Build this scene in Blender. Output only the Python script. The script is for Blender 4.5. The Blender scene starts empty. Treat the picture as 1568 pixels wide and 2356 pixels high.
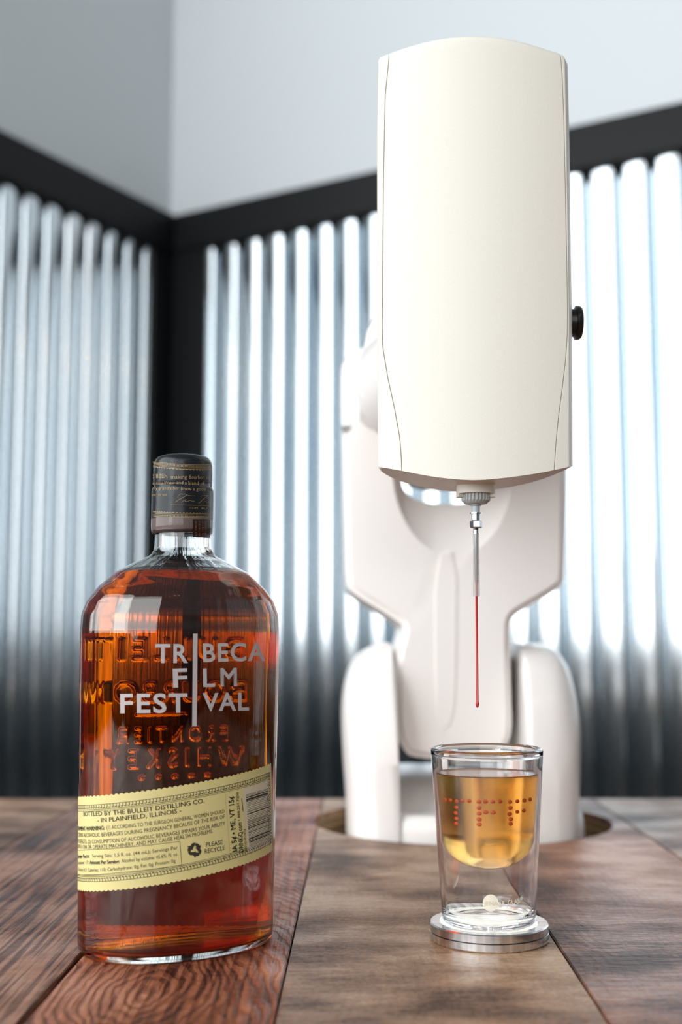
import bpy, bmesh, math, random
import numpy as np
from mathutils import Vector, Matrix, noise

# ------------------------------------------------------------------ camera, world, lights, exposure
scene = bpy.context.scene
COL = scene.collection
F_PX = 2750.0                       # focal length of the photograph, in pixels of its 2356 px height
TH = math.atan(297.0 / F_PX)        # the camera looks slightly upward
CAM_H = 0.14                        # height above the table top
cd = bpy.data.cameras.new('camera')
cam = bpy.data.objects.new('camera', cd); COL.objects.link(cam)
cam.location = (0, 0, CAM_H); cam.rotation_euler = (math.pi / 2 + TH, 0, 0)
cd.sensor_fit = 'VERTICAL'; cd.sensor_height = 36.0; cd.lens = F_PX / 2356.0 * 36.0
cd.clip_start = 0.02; cd.clip_end = 60
cd.dof.use_dof = True; cd.dof.focus_distance = 0.566; cd.dof.aperture_fstop = 5.9
scene.camera = cam

w = bpy.data.worlds.new('world'); scene.world = w; w.use_nodes = True
nt = w.node_tree; nt.nodes.clear()
wo = nt.nodes.new('ShaderNodeOutputWorld'); bg = nt.nodes.new('ShaderNodeBackground')
tc = nt.nodes.new('ShaderNodeTexCoord'); sx = nt.nodes.new('ShaderNodeSeparateXYZ')
rp = nt.nodes.new('ShaderNodeValToRGB'); mp = nt.nodes.new('ShaderNodeMapRange')
nt.links.new(tc.outputs['Generated'], sx.inputs[0]); nt.links.new(sx.outputs['Z'], mp.inputs['Value'])
mp.inputs['From Min'].default_value = -1; mp.inputs['From Max'].default_value = 1
nt.links.new(mp.outputs[0], rp.inputs[0]); nt.links.new(rp.outputs[0], bg.inputs[0]); nt.links.new(bg.outputs[0], wo.inputs[0])
e = rp.color_ramp.elements
e[0].position = 0.46; e[0].color = (0.035, 0.035, 0.038, 1)
e[1].position = 0.56; e[1].color = (0.55, 0.60, 0.64, 1)
bg.inputs['Strength'].default_value = 0.32

def area_light(name, loc, target, sx_, sy_, power, color):
    ld = bpy.data.lights.new(name, 'AREA'); ld.shape = 'RECTANGLE'; ld.size = sx_; ld.size_y = sy_
    ld.energy = power; ld.color = color
    o = bpy.data.objects.new(name, ld); COL.objects.link(o); o.location = loc
    o.rotation_euler = (Vector(target) - Vector(loc)).to_track_quat('-Z', 'Y').to_euler()
    return o
# tall windows on the left and behind the camera, a lower, dimmer one on the right
area_light('window_light_left', (-2.5, -0.3, 1.70), (0.2, 1.1, 1.70), 4.0, 3.1, 4.4 * math.pi * 4.0 * 3.1, (0.94, 0.98, 1.0))
area_light('window_light_back', (-1.1, -3.0, 1.72), (0.0, 0.5, 1.72), 3.8, 3.1, 2.9 * math.pi * 3.8 * 3.1, (0.95, 0.98, 1.0))
area_light('window_light_right', (2.7, 0.25, 0.72), (-0.3, 1.3, 0.72), 1.5, 1.1, 0.2 * math.pi * 1.5 * 1.1, (0.72, 0.90, 1.0))
for k, p in enumerate([(0.55, -1.2, 1.55), (0.95, -1.0, 1.60)]):
    ld = bpy.data.lights.new('ceiling_spot', 'POINT'); ld.energy = 2.5; ld.shadow_soft_size = 0.022; ld.color = (1.0, 0.72, 0.40)
    o = bpy.data.objects.new('ceiling_spot', ld); COL.objects.link(o); o.location = p

vs = scene.view_settings
scene.display_settings.display_device = 'sRGB'
vs.view_transform = 'Standard'; vs.look = 'None'; vs.exposure = 0.0; vs.gamma = 1.0; vs.use_curve_mapping = False
cy = scene.cycles
cy.max_bounces = 24; cy.transmission_bounces = 24; cy.glossy_bounces = 8; cy.diffuse_bounces = 4
cy.transparent_max_bounces = 24; cy.volume_bounces = 0; cy.sample_clamp_indirect = 6.0; cy.blur_glossy = 0.4
cy.use_denoising = True

# ------------------------------------------------------------------ helpers: pixels of the photograph <-> the world
C_, S_ = math.cos(TH), math.sin(TH)
def ray(x, y):
    a = (x - 784) / F_PX; b = (1178 - y) / F_PX
    return np.array([a, C_ - b * S_, S_ + b * C_])
def A(x, y, Y):                      # world point seen at (x, y) that stands at depth Y
    r = ray(x, y); r = r * Y / r[1]; r[2] += CAM_H; return r
def half(px, Y, z=0.14):             # half width in metres of px pixels at depth Y, height z
    return px / F_PX * (Y * C_ + (z - CAM_H) * S_)

def tag(o, label=None, cat=None, group=None, kind=None):
    if label: o['label'] = label
    if cat: o['category'] = cat
    if group: o['group'] = group
    if kind: o['kind'] = kind
    return o
def empty(name, loc, label, cat):
    o = bpy.data.objects.new(name, None); COL.objects.link(o); o.location = loc; o.empty_display_size = 0.02
    return tag(o, label, cat)
def link(name, me, mat, parent=None, smooth=True, label=None):
    if mat: me.materials.append(mat)
    if smooth is True:
        me.shade_smooth()
    elif smooth:
        me.shade_smooth()
        try: me.set_sharp_from_angle(angle=math.radians(smooth))
        except Exception: pass
    o = bpy.data.objects.new(name, me); COL.objects.link(o)
    if parent is not None:
        o.parent = parent; pl = Vector(parent.location); q = parent.parent
        while q is not None: pl += Vector(q.location); q = q.parent
        o.location = -pl                                     # meshes are written in world coordinates
        # keep the origin on the part itself
    if label: o['label'] = label
    return o
def mesh(verts, faces):
    me = bpy.data.meshes.new('m'); me.from_pydata([tuple(map(float, v)) for v in verts], [], faces); me.validate(); me.update(); return me
def bm_mesh(bm, recalc=True):
    if recalc: bmesh.ops.recalc_face_normals(bm, faces=bm.faces)
    me = bpy.data.meshes.new('m'); bm.to_mesh(me); bm.free(); return me
def recentre(o):                     # move the object origin to the middle of its mesh without moving the mesh
    me = o.data; n = len(me.vertices)
    if n == 0: return o
    co = np.empty(n * 3); me.vertices.foreach_get('co', co); co = co.reshape(-1, 3)
    c = (co.min(0) + co.max(0)) / 2; co -= c; me.vertices.foreach_set('co', co.ravel()); me.update()
    o.location = Vector(o.location) + Vector(c); return o

def lathe(prof, cx, cy_, n=64, caps=(False, False)):
    """prof: list of (r, z); revolve about the vertical through cx, cy_."""
    V, Fc = [], []
    for r, z in prof:
        for i in range(n):
            t = 2 * math.pi * i / n; V.append((cx + r * math.cos(t), cy_ + r * math.sin(t), z))
    m = len(prof)
    for j in range(m - 1):
        for i in range(n):
            k = (i + 1) % n; Fc.append((j * n + i, j * n + k, (j + 1) * n + k, (j + 1) * n + i))
    if caps[0]: Fc.append(tuple(range(n))[::-1])
    if caps[1]: Fc.append(tuple((m - 1) * n + i for i in range(n)))
    return V, Fc
def box(bm, x0, x1, y0, y1, z0, z1):
    vs_ = [bm.verts.new(p) for p in ((x0, y0, z0), (x1, y0, z0), (x1, y1, z0), (x0, y1, z0), (x0, y0, z1), (x1, y0, z1), (x1, y1, z1), (x0, y1, z1))]
    for f in ((0, 3, 2, 1), (4, 5, 6, 7), (0, 1, 5, 4), (1, 2, 6, 5), (2, 3, 7, 6), (3, 0, 4, 7)): bm.faces.new([vs_[i] for i in f])
def prism(bm, poly, ext):            # poly: list of 3-D points, ext: 3-vector
    a = [bm.verts.new(p) for p in poly]; b = [bm.verts.new(Vector(p) + Vector(ext)) for p in poly]
    n = len(poly); bm.faces.new(a); bm.faces.new(b[::-1])
    for i in range(n): bm.faces.new((a[i], b[i], b[(i + 1) % n], a[(i + 1) % n]))

# ------------------------------------------------------------------ text as flat triangles
_tc = {}
def text_tris(txt, bold=0.0, res=3, spacing=1.0):
    key = (txt, bold, res, spacing)
    if key in _tc: return _tc[key]
    copies = bold and any(ch in 'MWN' for ch in txt)      # curve offset folds over itself in these letters
    cu = bpy.data.curves.new('t', 'FONT'); cu.body = txt; cu.size = 1.0; cu.offset = 0.0 if copies else bold;  cu.resolution_u = res; cu.space_character = spacing
    cu.fill_mode = 'FRONT'
    ob = bpy.data.objects.new('t', cu); COL.objects.link(ob)
    dg = bpy.context.evaluated_depsgraph_get(); me = bpy.data.meshes.new_from_object(ob.evaluated_get(dg))
    n = len(me.vertices); co = np.zeros(n * 3); me.vertices.foreach_get('co', co); co = co.reshape(-1, 3)[:, :2].copy()
    me.calc_loop_triangles(); tr = np.array([t.vertices[:] for t in me.loop_triangles], dtype=int).reshape(-1, 3)
    bpy.data.objects.remove(ob); bpy.data.meshes.remove(me); bpy.data.curves.remove(cu)
    if copies:                                           # heavier strokes: shifted copies laid over each other
        n0 = len(co); sh = [(0, 0), (bold, 0), (-bold, 0), (0, bold * .8), (0, -bold * .8), (bold * .7, bold * .6), (-bold * .7, -bold * .6), (bold * .7, -bold * .6), (-bold * .7, bold * .6)]
        tr = np.concatenate([tr + n0 * k for k in range(len(sh))]); co = np.concatenate([co + np.array(d_) for d_ in sh])
    _tc[key] = (co, tr); return co, tr
_CAP = None
def cap_h():
    global _CAP
    if _CAP is None:
        c, _ = text_tris('H'); _CAP = c[:, 1].max()
    return _CAP

# ------------------------------------------------------------------ materials
def mat(name, color=(.8, .8, .8), rough=.5, metal=0.0, **kw):
    m = bpy.data.materials.new(name); m.use_nodes = True
    b = m.node_tree.nodes['Principled BSDF']
    b.inputs['Base Color'].default_value = (*color, 1); b.inputs['Roughness'].default_value = rough; b.inputs['Metallic'].default_value = metal
    for k, v in kw.items():
        b.inputs[k].default_value = v
    return m
def nodes(m): return m.node_tree.nodes, m.node_tree.links, m.node_tree.nodes['Principled BSDF']
def add_noise_bump(m, scale, strength, dist=0.001, col=None, map_scale=None, detail=3):
    N, L, b = nodes(m)
    tcn = N.new('ShaderNodeTexCoord'); mpn = N.new('ShaderNodeMapping'); nz = N.new('ShaderNodeTexNoise'); bp = N.new('ShaderNodeBump')
    L.new(tcn.outputs['Object'], mpn.inputs[0]); L.new(mpn.outputs[0], nz.inputs['Vector'])
    if map_scale: mpn.inputs['Scale'].default_value = map_scale
    nz.inputs['Scale'].default_value = scale; nz.inputs['Detail'].default_value = detail
    bp.inputs['Strength'].default_value = strength; bp.inputs['Distance'].default_value = dist
    L.new(nz.outputs['Fac'], bp.inputs['Height']); L.new(bp.outputs[0], b.inputs['Normal'])
    if col:
        rm = N.new('ShaderNodeValToRGB'); L.new(nz.outputs['Fac'], rm.inputs[0])
        rm.color_ramp.elements[0].position = .3; rm.color_ramp.elements[1].position = .7
        rm.color_ramp.elements[0].color = (*col[0], 1); rm.color_ramp.elements[1].color = (*col[1], 1)
        L.new(rm.outputs[0], b.inputs['Base Color'])
    return m
def srgb(r, g, b):
    f = lambda c: (c / 255 / 12.92) if c / 255 <= .04045 else ((c / 255 + .055) / 1.055) ** 2.4
    return (f(r), f(g), f(b))
def glass_mat(name, ior=1.5, color=(1, 1, 1), rough=0.0):
    m = mat(name, color, rough); b = m.node_tree.nodes['Principled BSDF']
    b.inputs['Transmission Weight'].default_value = 1; b.inputs['IOR'].default_value = ior; return m
def liquid_mat(name, ior, sig):
    m = glass_mat(name, ior); N, L, b = nodes(m); va = N.new('ShaderNodeVolumeAbsorption'); D = max(sig)
    va.inputs['Density'].default_value = D; va.inputs['Color'].default_value = (*[1 - s / D for s in sig], 1)
    L.new(va.outputs[0], N['Material Output'].inputs['Volume']); return m

M_white_wall = add_noise_bump(mat('white_paint', srgb(214, 219, 222), .8), 60, .05)
M_galv = mat('galvanised_steel', (.6, .64, .66), .12, 1.0)
add_noise_bump(M_galv, 6, .04, .01, col=((.56, .62, .66), (.66, .69, .71)), map_scale=(1, 1, .25))
M_black_trim = add_noise_bump(mat('black_trim_paint', (.004, .0045, .0055), .5, 0, **{'Specular IOR Level': .22}), 30, .05)
M_floor = add_noise_bump(mat('dark_floor', (.05, .045, .04), .5), 4, .1, col=((.04, .036, .03), (.07, .06, .05)))
M_ply = mat('plywood_edge', (.32, .20, .10), .6)
M_robot = mat('white_robot_plastic', srgb(243, 238, 234), .28, 0, **{'Coat Weight': .3, 'Coat Roughness': .12})
add_noise_bump(M_robot, 300, .01, .0005)
M_robot_dark = mat('robot_joint_gap', (.12, .11, .10), .6)
M_head = mat('cream_printed_plastic', srgb(231, 227, 216), .45)
add_noise_bump(M_head, 1400, .10, .0003, col=(srgb(229, 225, 213), srgb(233, 230, 219)))
M_seam = mat('cream_seam', srgb(196, 184, 155), .6)
M_knob = mat('black_knob_plastic', (.008, .008, .008), .3)
M_nut = mat('grey_plastic', srgb(176, 182, 180), .35)
M_greyl = mat('pale_grey_plastic', srgb(180, 188, 194), .3)
M_steel = mat('polished_steel', (.50, .50, .50), .14, 1.0)
M_steel2 = mat('needle_steel', (.34, .33, .32), .25, 1.0)
M_sleeve = mat('clear_sleeve', (.50, .49, .48), .3, 0, **{'Alpha': .42})
M_red = mat('red_tube', (.50, .025, .02), .25)
M_alu = mat('brushed_aluminium', (.74, .75, .78), .20, 1.0)
def alu_aniso(m):
    N, L, b = nodes(m); tcn = N.new('ShaderNodeTexCoord'); sp = N.new('ShaderNodeSeparateXYZ'); at = N.new('ShaderNodeMath'); at.operation = 'ARCTAN2'
    nz = N.new('ShaderNodeTexNoise'); nz.noise_dimensions = '1D'; nz.inputs['Scale'].default_value = 7; nz.inputs['Detail'].default_value = 4
    rm = N.new('ShaderNodeValToRGB'); L.new(tcn.outputs['Object'], sp.inputs[0]); L.new(sp.outputs['Y'], at.inputs[0]); L.new(sp.outputs['X'], at.inputs[1])
    L.new(at.outputs[0], nz.inputs['W']); L.new(nz.outputs['Fac'], rm.inputs[0]); L.new(rm.outputs[0], b.inputs['Base Color'])
    rm.color_ramp.elements[0].position = .3; rm.color_ramp.elements[1].position = .7
    rm.color_ramp.elements[0].color = (.55, .56, .58, 1); rm.color_ramp.elements[1].color = (.92, .93, .95, 1)
alu_aniso(M_alu)
M_light = mat('coaster_light', (.95, .95, .88), .4, 0, **{'Emission Color': (1, .99, .90, 1), 'Emission Strength': .7})
M_glass = glass_mat('bottle_glass', 1.5, (.985, .995, .99))
M_glass2 = glass_mat('cup_glass', 1.47)
M_whiskey = liquid_mat('whiskey', 1.36, (5.0, 38.0, 220.0))
M_drink = liquid_mat('drink', 1.35, (4.2, 19.0, 58.0))
M_drink.node_tree.nodes['Principled BSDF'].inputs['Roughness'].default_value = .16     # slightly cloudy
M_dot = mat('red_droplet', (.62, .085, .018), .5, 0, **{'Specular IOR Level': .25})
M_print = mat('silver_print', srgb(178, 172, 172), .55)
M_label = add_noise_bump(mat('cream_label_paper', srgb(216, 202, 138), .55), 900, .05, .0002)
M_label2 = mat('pale_label_panel', srgb(212, 200, 172), .55)
M_ink = mat('label_ink', (.035, .028, .018), .6)
M_caps = add_noise_bump(mat('capsule_film', (.010, .012, .015), .26, 0, **{'Specular IOR Level': .32}), 250, .25, .0006)
M_gold = mat('gold_print', (.30, .21, .09), .4)
M_ogold = mat('copper_print', (.40, .12, .03), .4)
M_film = mat('shrink_film', (.20, .15, .14), .12, 0, **{'Alpha': .55})
M_cork = add_noise_bump(mat('cork', (.16, .09, .05), .8), 400, .4, .0005)
M_logo = mat('enamel_print', srgb(232, 226, 208), .5)
M_logo_ink = mat('logo_letter', srgb(214, 200, 178), .5)

# ------------------------------------------------------------------ the setting: a room corner
PC = A(400, 500, 2.6)                         # top of the dark trim in the corner
dR = np.array([.8640, -.5035]); dR /= np.linalg.norm(dR)      # along the right wall, towards the camera
dL = np.array([-dR[1] * -1, -dR[0]]); dL = np.array([-.5035, -.8640])
nR = np.array([-.5035, -.8640]); nL = np.array([.8640, -.5035])   # into the room
ZT = PC[2]; FLOOR = -0.92; P0 = PC[:2]
def wpt(d, n, s, off, z): p = P0 + d * s + n * off; return (p[0], p[1], z)
def wall_box(name, d, n, s0, s1, o0, o1, z0, z1, m, parent=None, label=None, bevel=0.0, kind=True):
    bm = bmesh.new()
    prism(bm, [wpt(d, n, s0, o0, z0), wpt(d, n, s1, o0, z0), wpt(d, n, s1, o1, z0), wpt(d, n, s0, o1, z0)], (0, 0, z1 - z0))
    if bevel:
        bmesh.ops.bevel(bm, geom=list(bm.edges), offset=bevel, segments=2, affect='EDGES')
    o = recentre(link(name, bm_mesh(bm), m, parent, smooth=False))
    if kind and parent is None: o['kind'] = 'structure'
    if label: o['label'] = label
    return o
wl = wall_box('wall_left', dL, nL, -.1, 1.05, -.16, -.045, FLOOR, 2.4, M_white_wall, label='white upper wall to the left of the room corner')
wr = wall_box('wall_right', dR, nR, -.1, 3.2, -.16, -.045, FLOOR, 2.4, M_white_wall, label='white upper wall to the right of the room corner')
bm = bmesh.new(); box(bm, -3.5, 4.0, -3.5, 3.4, FLOOR - .05, FLOOR)
tag(recentre(link('floor', bm_mesh(bm), M_floor, smooth=False)), 'dark floor far below the wooden table', kind='structure')

def corrugated(name, d, n, s0, s1, phase, parent, label, sig=.0054):
    pitch = .0598; V, Fc = [], []; per = 60
    N_ = int((s1 - s0) / pitch * per)
    zs = [FLOOR + .01, 0.0, .45, ZT - .06]
    for i in range(N_ + 1):
        s = s0 + (s1 - s0) * i / N_
        a = 2 * math.pi * ((s - phase) / pitch)
        d_ = abs(((s - phase) / pitch + .5) % 1.0 - .5) * pitch - pitch / 2; h = .0019 * math.cos(a) - .0035 - .024 * math.exp(-(d_ / sig) ** 2)
        for z in zs: V.append(wpt(d, n, s, h, z))
    k = len(zs)
    for i in range(N_):
        for j in range(k - 1): Fc.append((i * k + j, (i + 1) * k + j, (i + 1) * k + j + 1, i * k + j + 1))
    base = len(V)
    me = mesh(V, Fc); bm = bmesh.new(); bm.from_mesh(me)
    ex = bmesh.ops.extrude_face_region(bm, geom=list(bm.faces)); vv = [g for g in ex['geom'] if isinstance(g, bmesh.types.BMVert)]
    bmesh.ops.translate(bm, verts=vv, vec=(-n[0] * .001, -n[1] * .001, 0))
    o = link(name, bm_mesh(bm), M_galv, parent, smooth=40, label=label); return recentre(o)
corrugated('corrugated_sheet', dR, nR, .05, 2.4, .1466, wr, 'galvanised corrugated steel sheet on the right wall')
corrugated('corrugated_sheet', dL, nL, .05, 1.0, .1282, wl, 'galvanised corrugated steel sheet on the left wall', .0070)
wall_box('trim_1', dR, nR, -.02, 2.45, -.045, .012, 1.002, ZT, M_black_trim, label='black rail capping the corrugated sheet on the right wall', bevel=.003)
wall_box('trim_2', dL, nL, -.02, 1.03, -.045, .012, 0.997, ZT, M_black_trim, label='black rail capping the corrugated sheet on the left wall', bevel=.003)
bm = bmesh.new()                                             # black angle post standing in the corner
pts = [P0 + dL * .074 + nL * -.045, P0 + dL * .074 + nL * .006, P0 + nL * .006 + nR * .006, P0 + dR * .092 + nR * .006, P0 + dR * .092 + nR * -.045, P0 + nL * -.045 + nR * -.045]
prism(bm, [(p[0], p[1], FLOOR) for p in pts], (0, 0, 1.0 - FLOOR))
tag(recentre(link('trim_3', bm_mesh(bm), M_black_trim, smooth=False)), 'black corner post between the two corrugated sheets', kind='structure')

# ------------------------------------------------------------------ the table
HX, HY, HR = .0945, .9585, .1155
SL = .014                                       # the boards run almost straight away from the camera
YF, YB = -.30, 1.090
def wood_mat(name, dark, mid, light, style, seed, knot=None):
    m = mat(name, mid, .42, 0, **{'Specular IOR Level': .34}); N, L, b = nodes(m)
    def math_(op, a, c=None, d=None):
        q = N.new('ShaderNodeMath'); q.operation = op
        for i_, v in enumerate((a, c, d)):
            if v is None: continue
            if isinstance(v, (int, float)): q.inputs[i_].default_value = v
            else: L.new(v, q.inputs[i_])
        return q.outputs[0]
    def noise_(vec, scale, detail, stretch, off=0.0, rough=.5):
        mm = N.new('ShaderNodeMapping'); mm.inputs['Scale'].default_value = stretch; mm.inputs['Location'].default_value = (seed * 3.7 + off, seed * 1.3 + off, seed); L.new(vec, mm.inputs[0])
        nn_ = N.new('ShaderNodeTexNoise'); nn_.inputs['Scale'].default_value = scale; nn_.inputs['Detail'].default_value = detail; nn_.inputs['Roughness'].default_value = rough; L.new(mm.outputs[0], nn_.inputs['Vector']); return nn_.outputs['Fac']
    def sharp(v, lo_, hi_):
        q = N.new('ShaderNodeMapRange'); q.interpolation_type = 'SMOOTHSTEP'; L.new(v, q.inputs['Value']); q.inputs['From Min'].default_value = lo_; q.inputs['From Max'].default_value = hi_; return q.outputs[0]
    tcn = N.new('ShaderNodeTexCoord'); V = tcn.outputs['Object']
    big = sharp(noise_(V, 9, 3, (1, .45, 1)), .30, .70)
    blot = sharp(noise_(V, 26, 4, (.6, 1, 1), 5.0), .34, .66)
    fib = sharp(noise_(V, 330, 2, (1, .03, 1), 2.0), .36, .60)
    fine = sharp(noise_(V, 700, 3, (1, .08, 1) if style == 'grain' else (.7, .5, 1), 9.0), .35, .65)
    saw = sharp(noise_(V, 210, 4, (.30, 1, 1), 4.0, .65), .34, .66)
    # growth rings: long arches, or rings about a knot
    kx, ky, ks = knot if knot else (seed * .13, -1.0, .10)
    sp_ = N.new('ShaderNodeSeparateXYZ'); L.new(V, sp_.inputs[0])
    dx = math_('SUBTRACT', sp_.outputs['X'], kx); dy = math_('MULTIPLY', math_('SUBTRACT', sp_.outputs['Y'], ky), ks)
    wob = math_('ADD', math_('MULTIPLY', noise_(V, 22, 3, (1, .35, 1), 1.0), .040), math_('MULTIPLY', noise_(V, 120, 3, (1, .3, 1), 3.0), .006))
    rad = math_('ADD', math_('SQRT', math_('ADD', math_('MULTIPLY', dx, dx), math_('MULTIPLY', dy, dy))), wob)
    ring = sharp(math_('SINE', math_('MULTIPLY', rad, 1400 if knot else 1100)), -.9, .5)
    wts = {'grain': (.30, .12, .36, .10, .10, .06), 'cathedral': (.28, .22, .24, .10, .06, .15), 'soft': (.38, .34, .0, .12, .12, .02)}[style]
    sm_ = None
    for v, k in zip((big, blot, fib, fine, saw, ring), wts):
        t = math_('MULTIPLY', v, k); sm_ = t if sm_ is None else math_('ADD', sm_, t)
    rm = N.new('ShaderNodeValToRGB'); L.new(sm_, rm.inputs[0]); el = rm.color_ramp.elements
    el[0].position = .20; el[0].color = (*dark, 1); el[1].position = .82; el[1].color = (*light, 1); q = el.new(.52); q.color = (*mid, 1)
    L.new(rm.outputs[0], b.inputs['Base Color'])
    bp = N.new('ShaderNodeBump'); bp.inputs['Strength'].default_value = .6; bp.inputs['Distance'].default_value = .0012
    kf, ksaw, kr = {'grain': (1.0, .15, .1), 'cathedral': (.45, .15, .6), 'soft': (.0, .5, .1)}[style]
    L.new(math_('ADD', math_('ADD', math_('MULTIPLY', fib, kf), math_('MULTIPLY', saw, ksaw)), math_('MULTIPLY', ring, kr)), bp.inputs['Height']); L.new(bp.outputs[0], b.inputs['Normal'])
    L.new(math_('MULTIPLY_ADD', blot, -.14, .50), b.inputs['Roughness'])
    return m
table = empty('table', (.1, .4, FLOOR), 'brown wooden plank table with a round hole behind the shot glass', 'table')
def strip_polys(x0, x1, arc=True):
    """the strip between two board joints minus the round hole, as convex-ish polygons (x, y)"""
    f = lambda c, y: c + SL * (y - .457)
    hx0, hx1 = HX - HR, HX + HR
    c0 = f(x0, HY); c1 = f(x1, HY)
    if c1 <= hx0 + 1e-4 or c0 >= hx1 - 1e-4: return [[(f(x0, YF), YF), (f(x1, YF), YF), (f(x1, YB), YB), (f(x0, YB), YB)]]
    out = []
    a0 = max(c0, hx0); a1 = min(c1, hx1); n = 26
    ts = np.linspace(math.asin(max(-1, (a0 - HX) / HR)), math.asin(min(1, (a1 - HX) / HR)), n)
    front = [(HX + HR * math.sin(t), HY - HR * math.cos(t)) for t in ts]; back = [(HX + HR * math.sin(t), HY + HR * math.cos(t)) for t in ts]
    def pl(arcp, yedge):
        return [(f(x0, yedge), yedge), (f(x1, yedge), yedge)] , arcp
    full0, full1 = a0 <= hx0 + 1e-6, a1 >= hx1 - 1e-6      # does the strip reach past the hole on that side?
    def half_poly(arcp, ye, sgn):
        arcp = list(arcp)
        if not full0: arcp[0] = (f(x0, arcp[0][1]), arcp[0][1])
        if not full1: arcp[-1] = (f(x1, arcp[-1][1]), arcp[-1][1])
        P = [(f(x0, ye), ye), (f(x1, ye), ye)]
        if full1: P += [(f(x1, HY), HY), (hx1, HY)]
        P += arcp[::-1]
        if full0: P += [(hx0, HY), (f(x0, HY), HY)]
        return P
    p, q = half_poly(front, YF, 1), half_poly(back, YB, -1)
    def clean(P):
        o = []
        for v in P:
            if not o or (abs(v[0] - o[-1][0]) + abs(v[1] - o[-1][1])) > 2e-5: o.append(v)
        if abs(o[0][0] - o[-1][0]) + abs(o[0][1] - o[-1][1]) < 2e-5: o.pop()
        return o
    return [clean(p), clean(q)]
bounds = [-1.02, -.87, -.74, -.60, -.475, -.345, -.235, -.1180, -.0246, .0987, .2150, .335, .470, .59, .72, .86, 1.02, 1.16]
BR = lambda a, b, c, k=.82: tuple(x * k for x in srgb(a, b, c))
BR = lambda a, b, c, k=.86: tuple(x * k for x in srgb(a, b, c))
looks = {
    6: ('grain', BR(48, 28, 22), BR(122, 80, 60), BR(178, 130, 106)),
    7: ('cathedral', BR(66, 30, 20), BR(152, 88, 60), BR(196, 130, 98)),
    8: ('soft', BR(78, 50, 34), BR(160, 120, 90), BR(206, 168, 134)),
    9: ('soft', BR(72, 40, 28), BR(152, 98, 70), BR(196, 142, 110)),
    10: ('soft', BR(78, 50, 36), BR(152, 108, 80), BR(194, 150, 120)),
}
for i in range(len(bounds) - 1):
    st, d_, m_, l_ = looks.get(i, looks[[6, 8, 9, 7][i % 4]])
    wm = wood_mat('wood_board_%d' % i, d_, m_, l_, st, i, (-.078, .495, .42) if i == 7 else None)
    gl_, gr_ = (.0011 if i == 7 else .0004), (.0011 if i == 6 else .0004)
    bm = bmesh.new()
    for P in strip_polys(bounds[i] + gl_, bounds[i + 1] - gr_):
        prism(bm, [(x, y, -.004) for x, y in P], (0, 0, .004))
    bmesh.ops.remove_doubles(bm, verts=bm.verts, dist=1e-5)
    bmesh.ops.recalc_face_normals(bm, faces=bm.faces)
    top_e = [e_ for e_ in bm.edges if all(abs(v.co.z) < 1e-6 for v in e_.verts) and any(abs(f_.normal.z) < .5 for f_ in e_.link_faces) and len(e_.link_faces) == 2
             and not (abs(e_.verts[0].co.y - HY) < 1e-5 and abs(e_.verts[1].co.y - HY) < 1e-5)]
    bmesh.ops.bevel(bm, geom=top_e, offset=.0005, segments=2, affect='EDGES', clamp_overlap=True)
    o = link('plank', bm_mesh(bm), wm, table, smooth=False)
# board core of plywood, seen inside the hole
N, L, b = nodes(M_ply)
tcn = N.new('ShaderNodeTexCoord'); sp = N.new('ShaderNodeSeparateXYZ'); L.new(tcn.outputs['Object'], sp.inputs[0])
ml = N.new('ShaderNodeMath'); ml.operation = 'MULTIPLY'; ml.inputs[1].default_value = 950; L.new(sp.outputs['Z'], ml.inputs[0])
sn = N.new('ShaderNodeMath'); sn.operation = 'SINE'; L.new(ml.outputs[0], sn.inputs[0])
rm = N.new('ShaderNodeValToRGB'); L.new(sn.outputs[0], rm.inputs[0]); rm.color_ramp.elements[0].color = (.20, .115, .05, 1); rm.color_ramp.elements[1].color = (.42, .28, .15, 1); L.new(rm.outputs[0], b.inputs['Base Color'])
bm = bmesh.new()
for P in strip_polys(-1.02, 1.16): prism(bm, [(x, y, -.044) for x, y in P], (0, 0, .0393))
link('board_core', bm_mesh(bm), M_ply, table, smooth=False, label='pale layered plywood core')
bm = bmesh.new()
for P in strip_polys(-1.015, 1.155): prism(bm, [(x, y, -.0046) for x, y in P], (0, 0, .0005))
link('joint_dark_sheet', bm_mesh(bm), M_black_trim, table, smooth=False)  # thin black sheet added over the plywood so the board gaps look dark
bm = bmesh.new(); box(bm, HX - .16, HX + .16, HY - .16, HY + .125, -.19, -.17)
for sx_ in (-1, 1): box(bm, HX + sx_ * .155 - .005, HX + sx_ * .155 + .005, HY - .15, HY + .12, -.17, -.044)
link('mounting_shelf', bm_mesh(bm), M_black_trim, table, smooth=False)
for x in (-.9, 1.05):
    for y in (-.2, 1.0):
        bm = bmesh.new(); box(bm, x - .03, x + .03, y - .03, y + .03, FLOOR, -.044); recentre(link('leg', bm_mesh(bm), M_black_trim, table, smooth=False))

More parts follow.
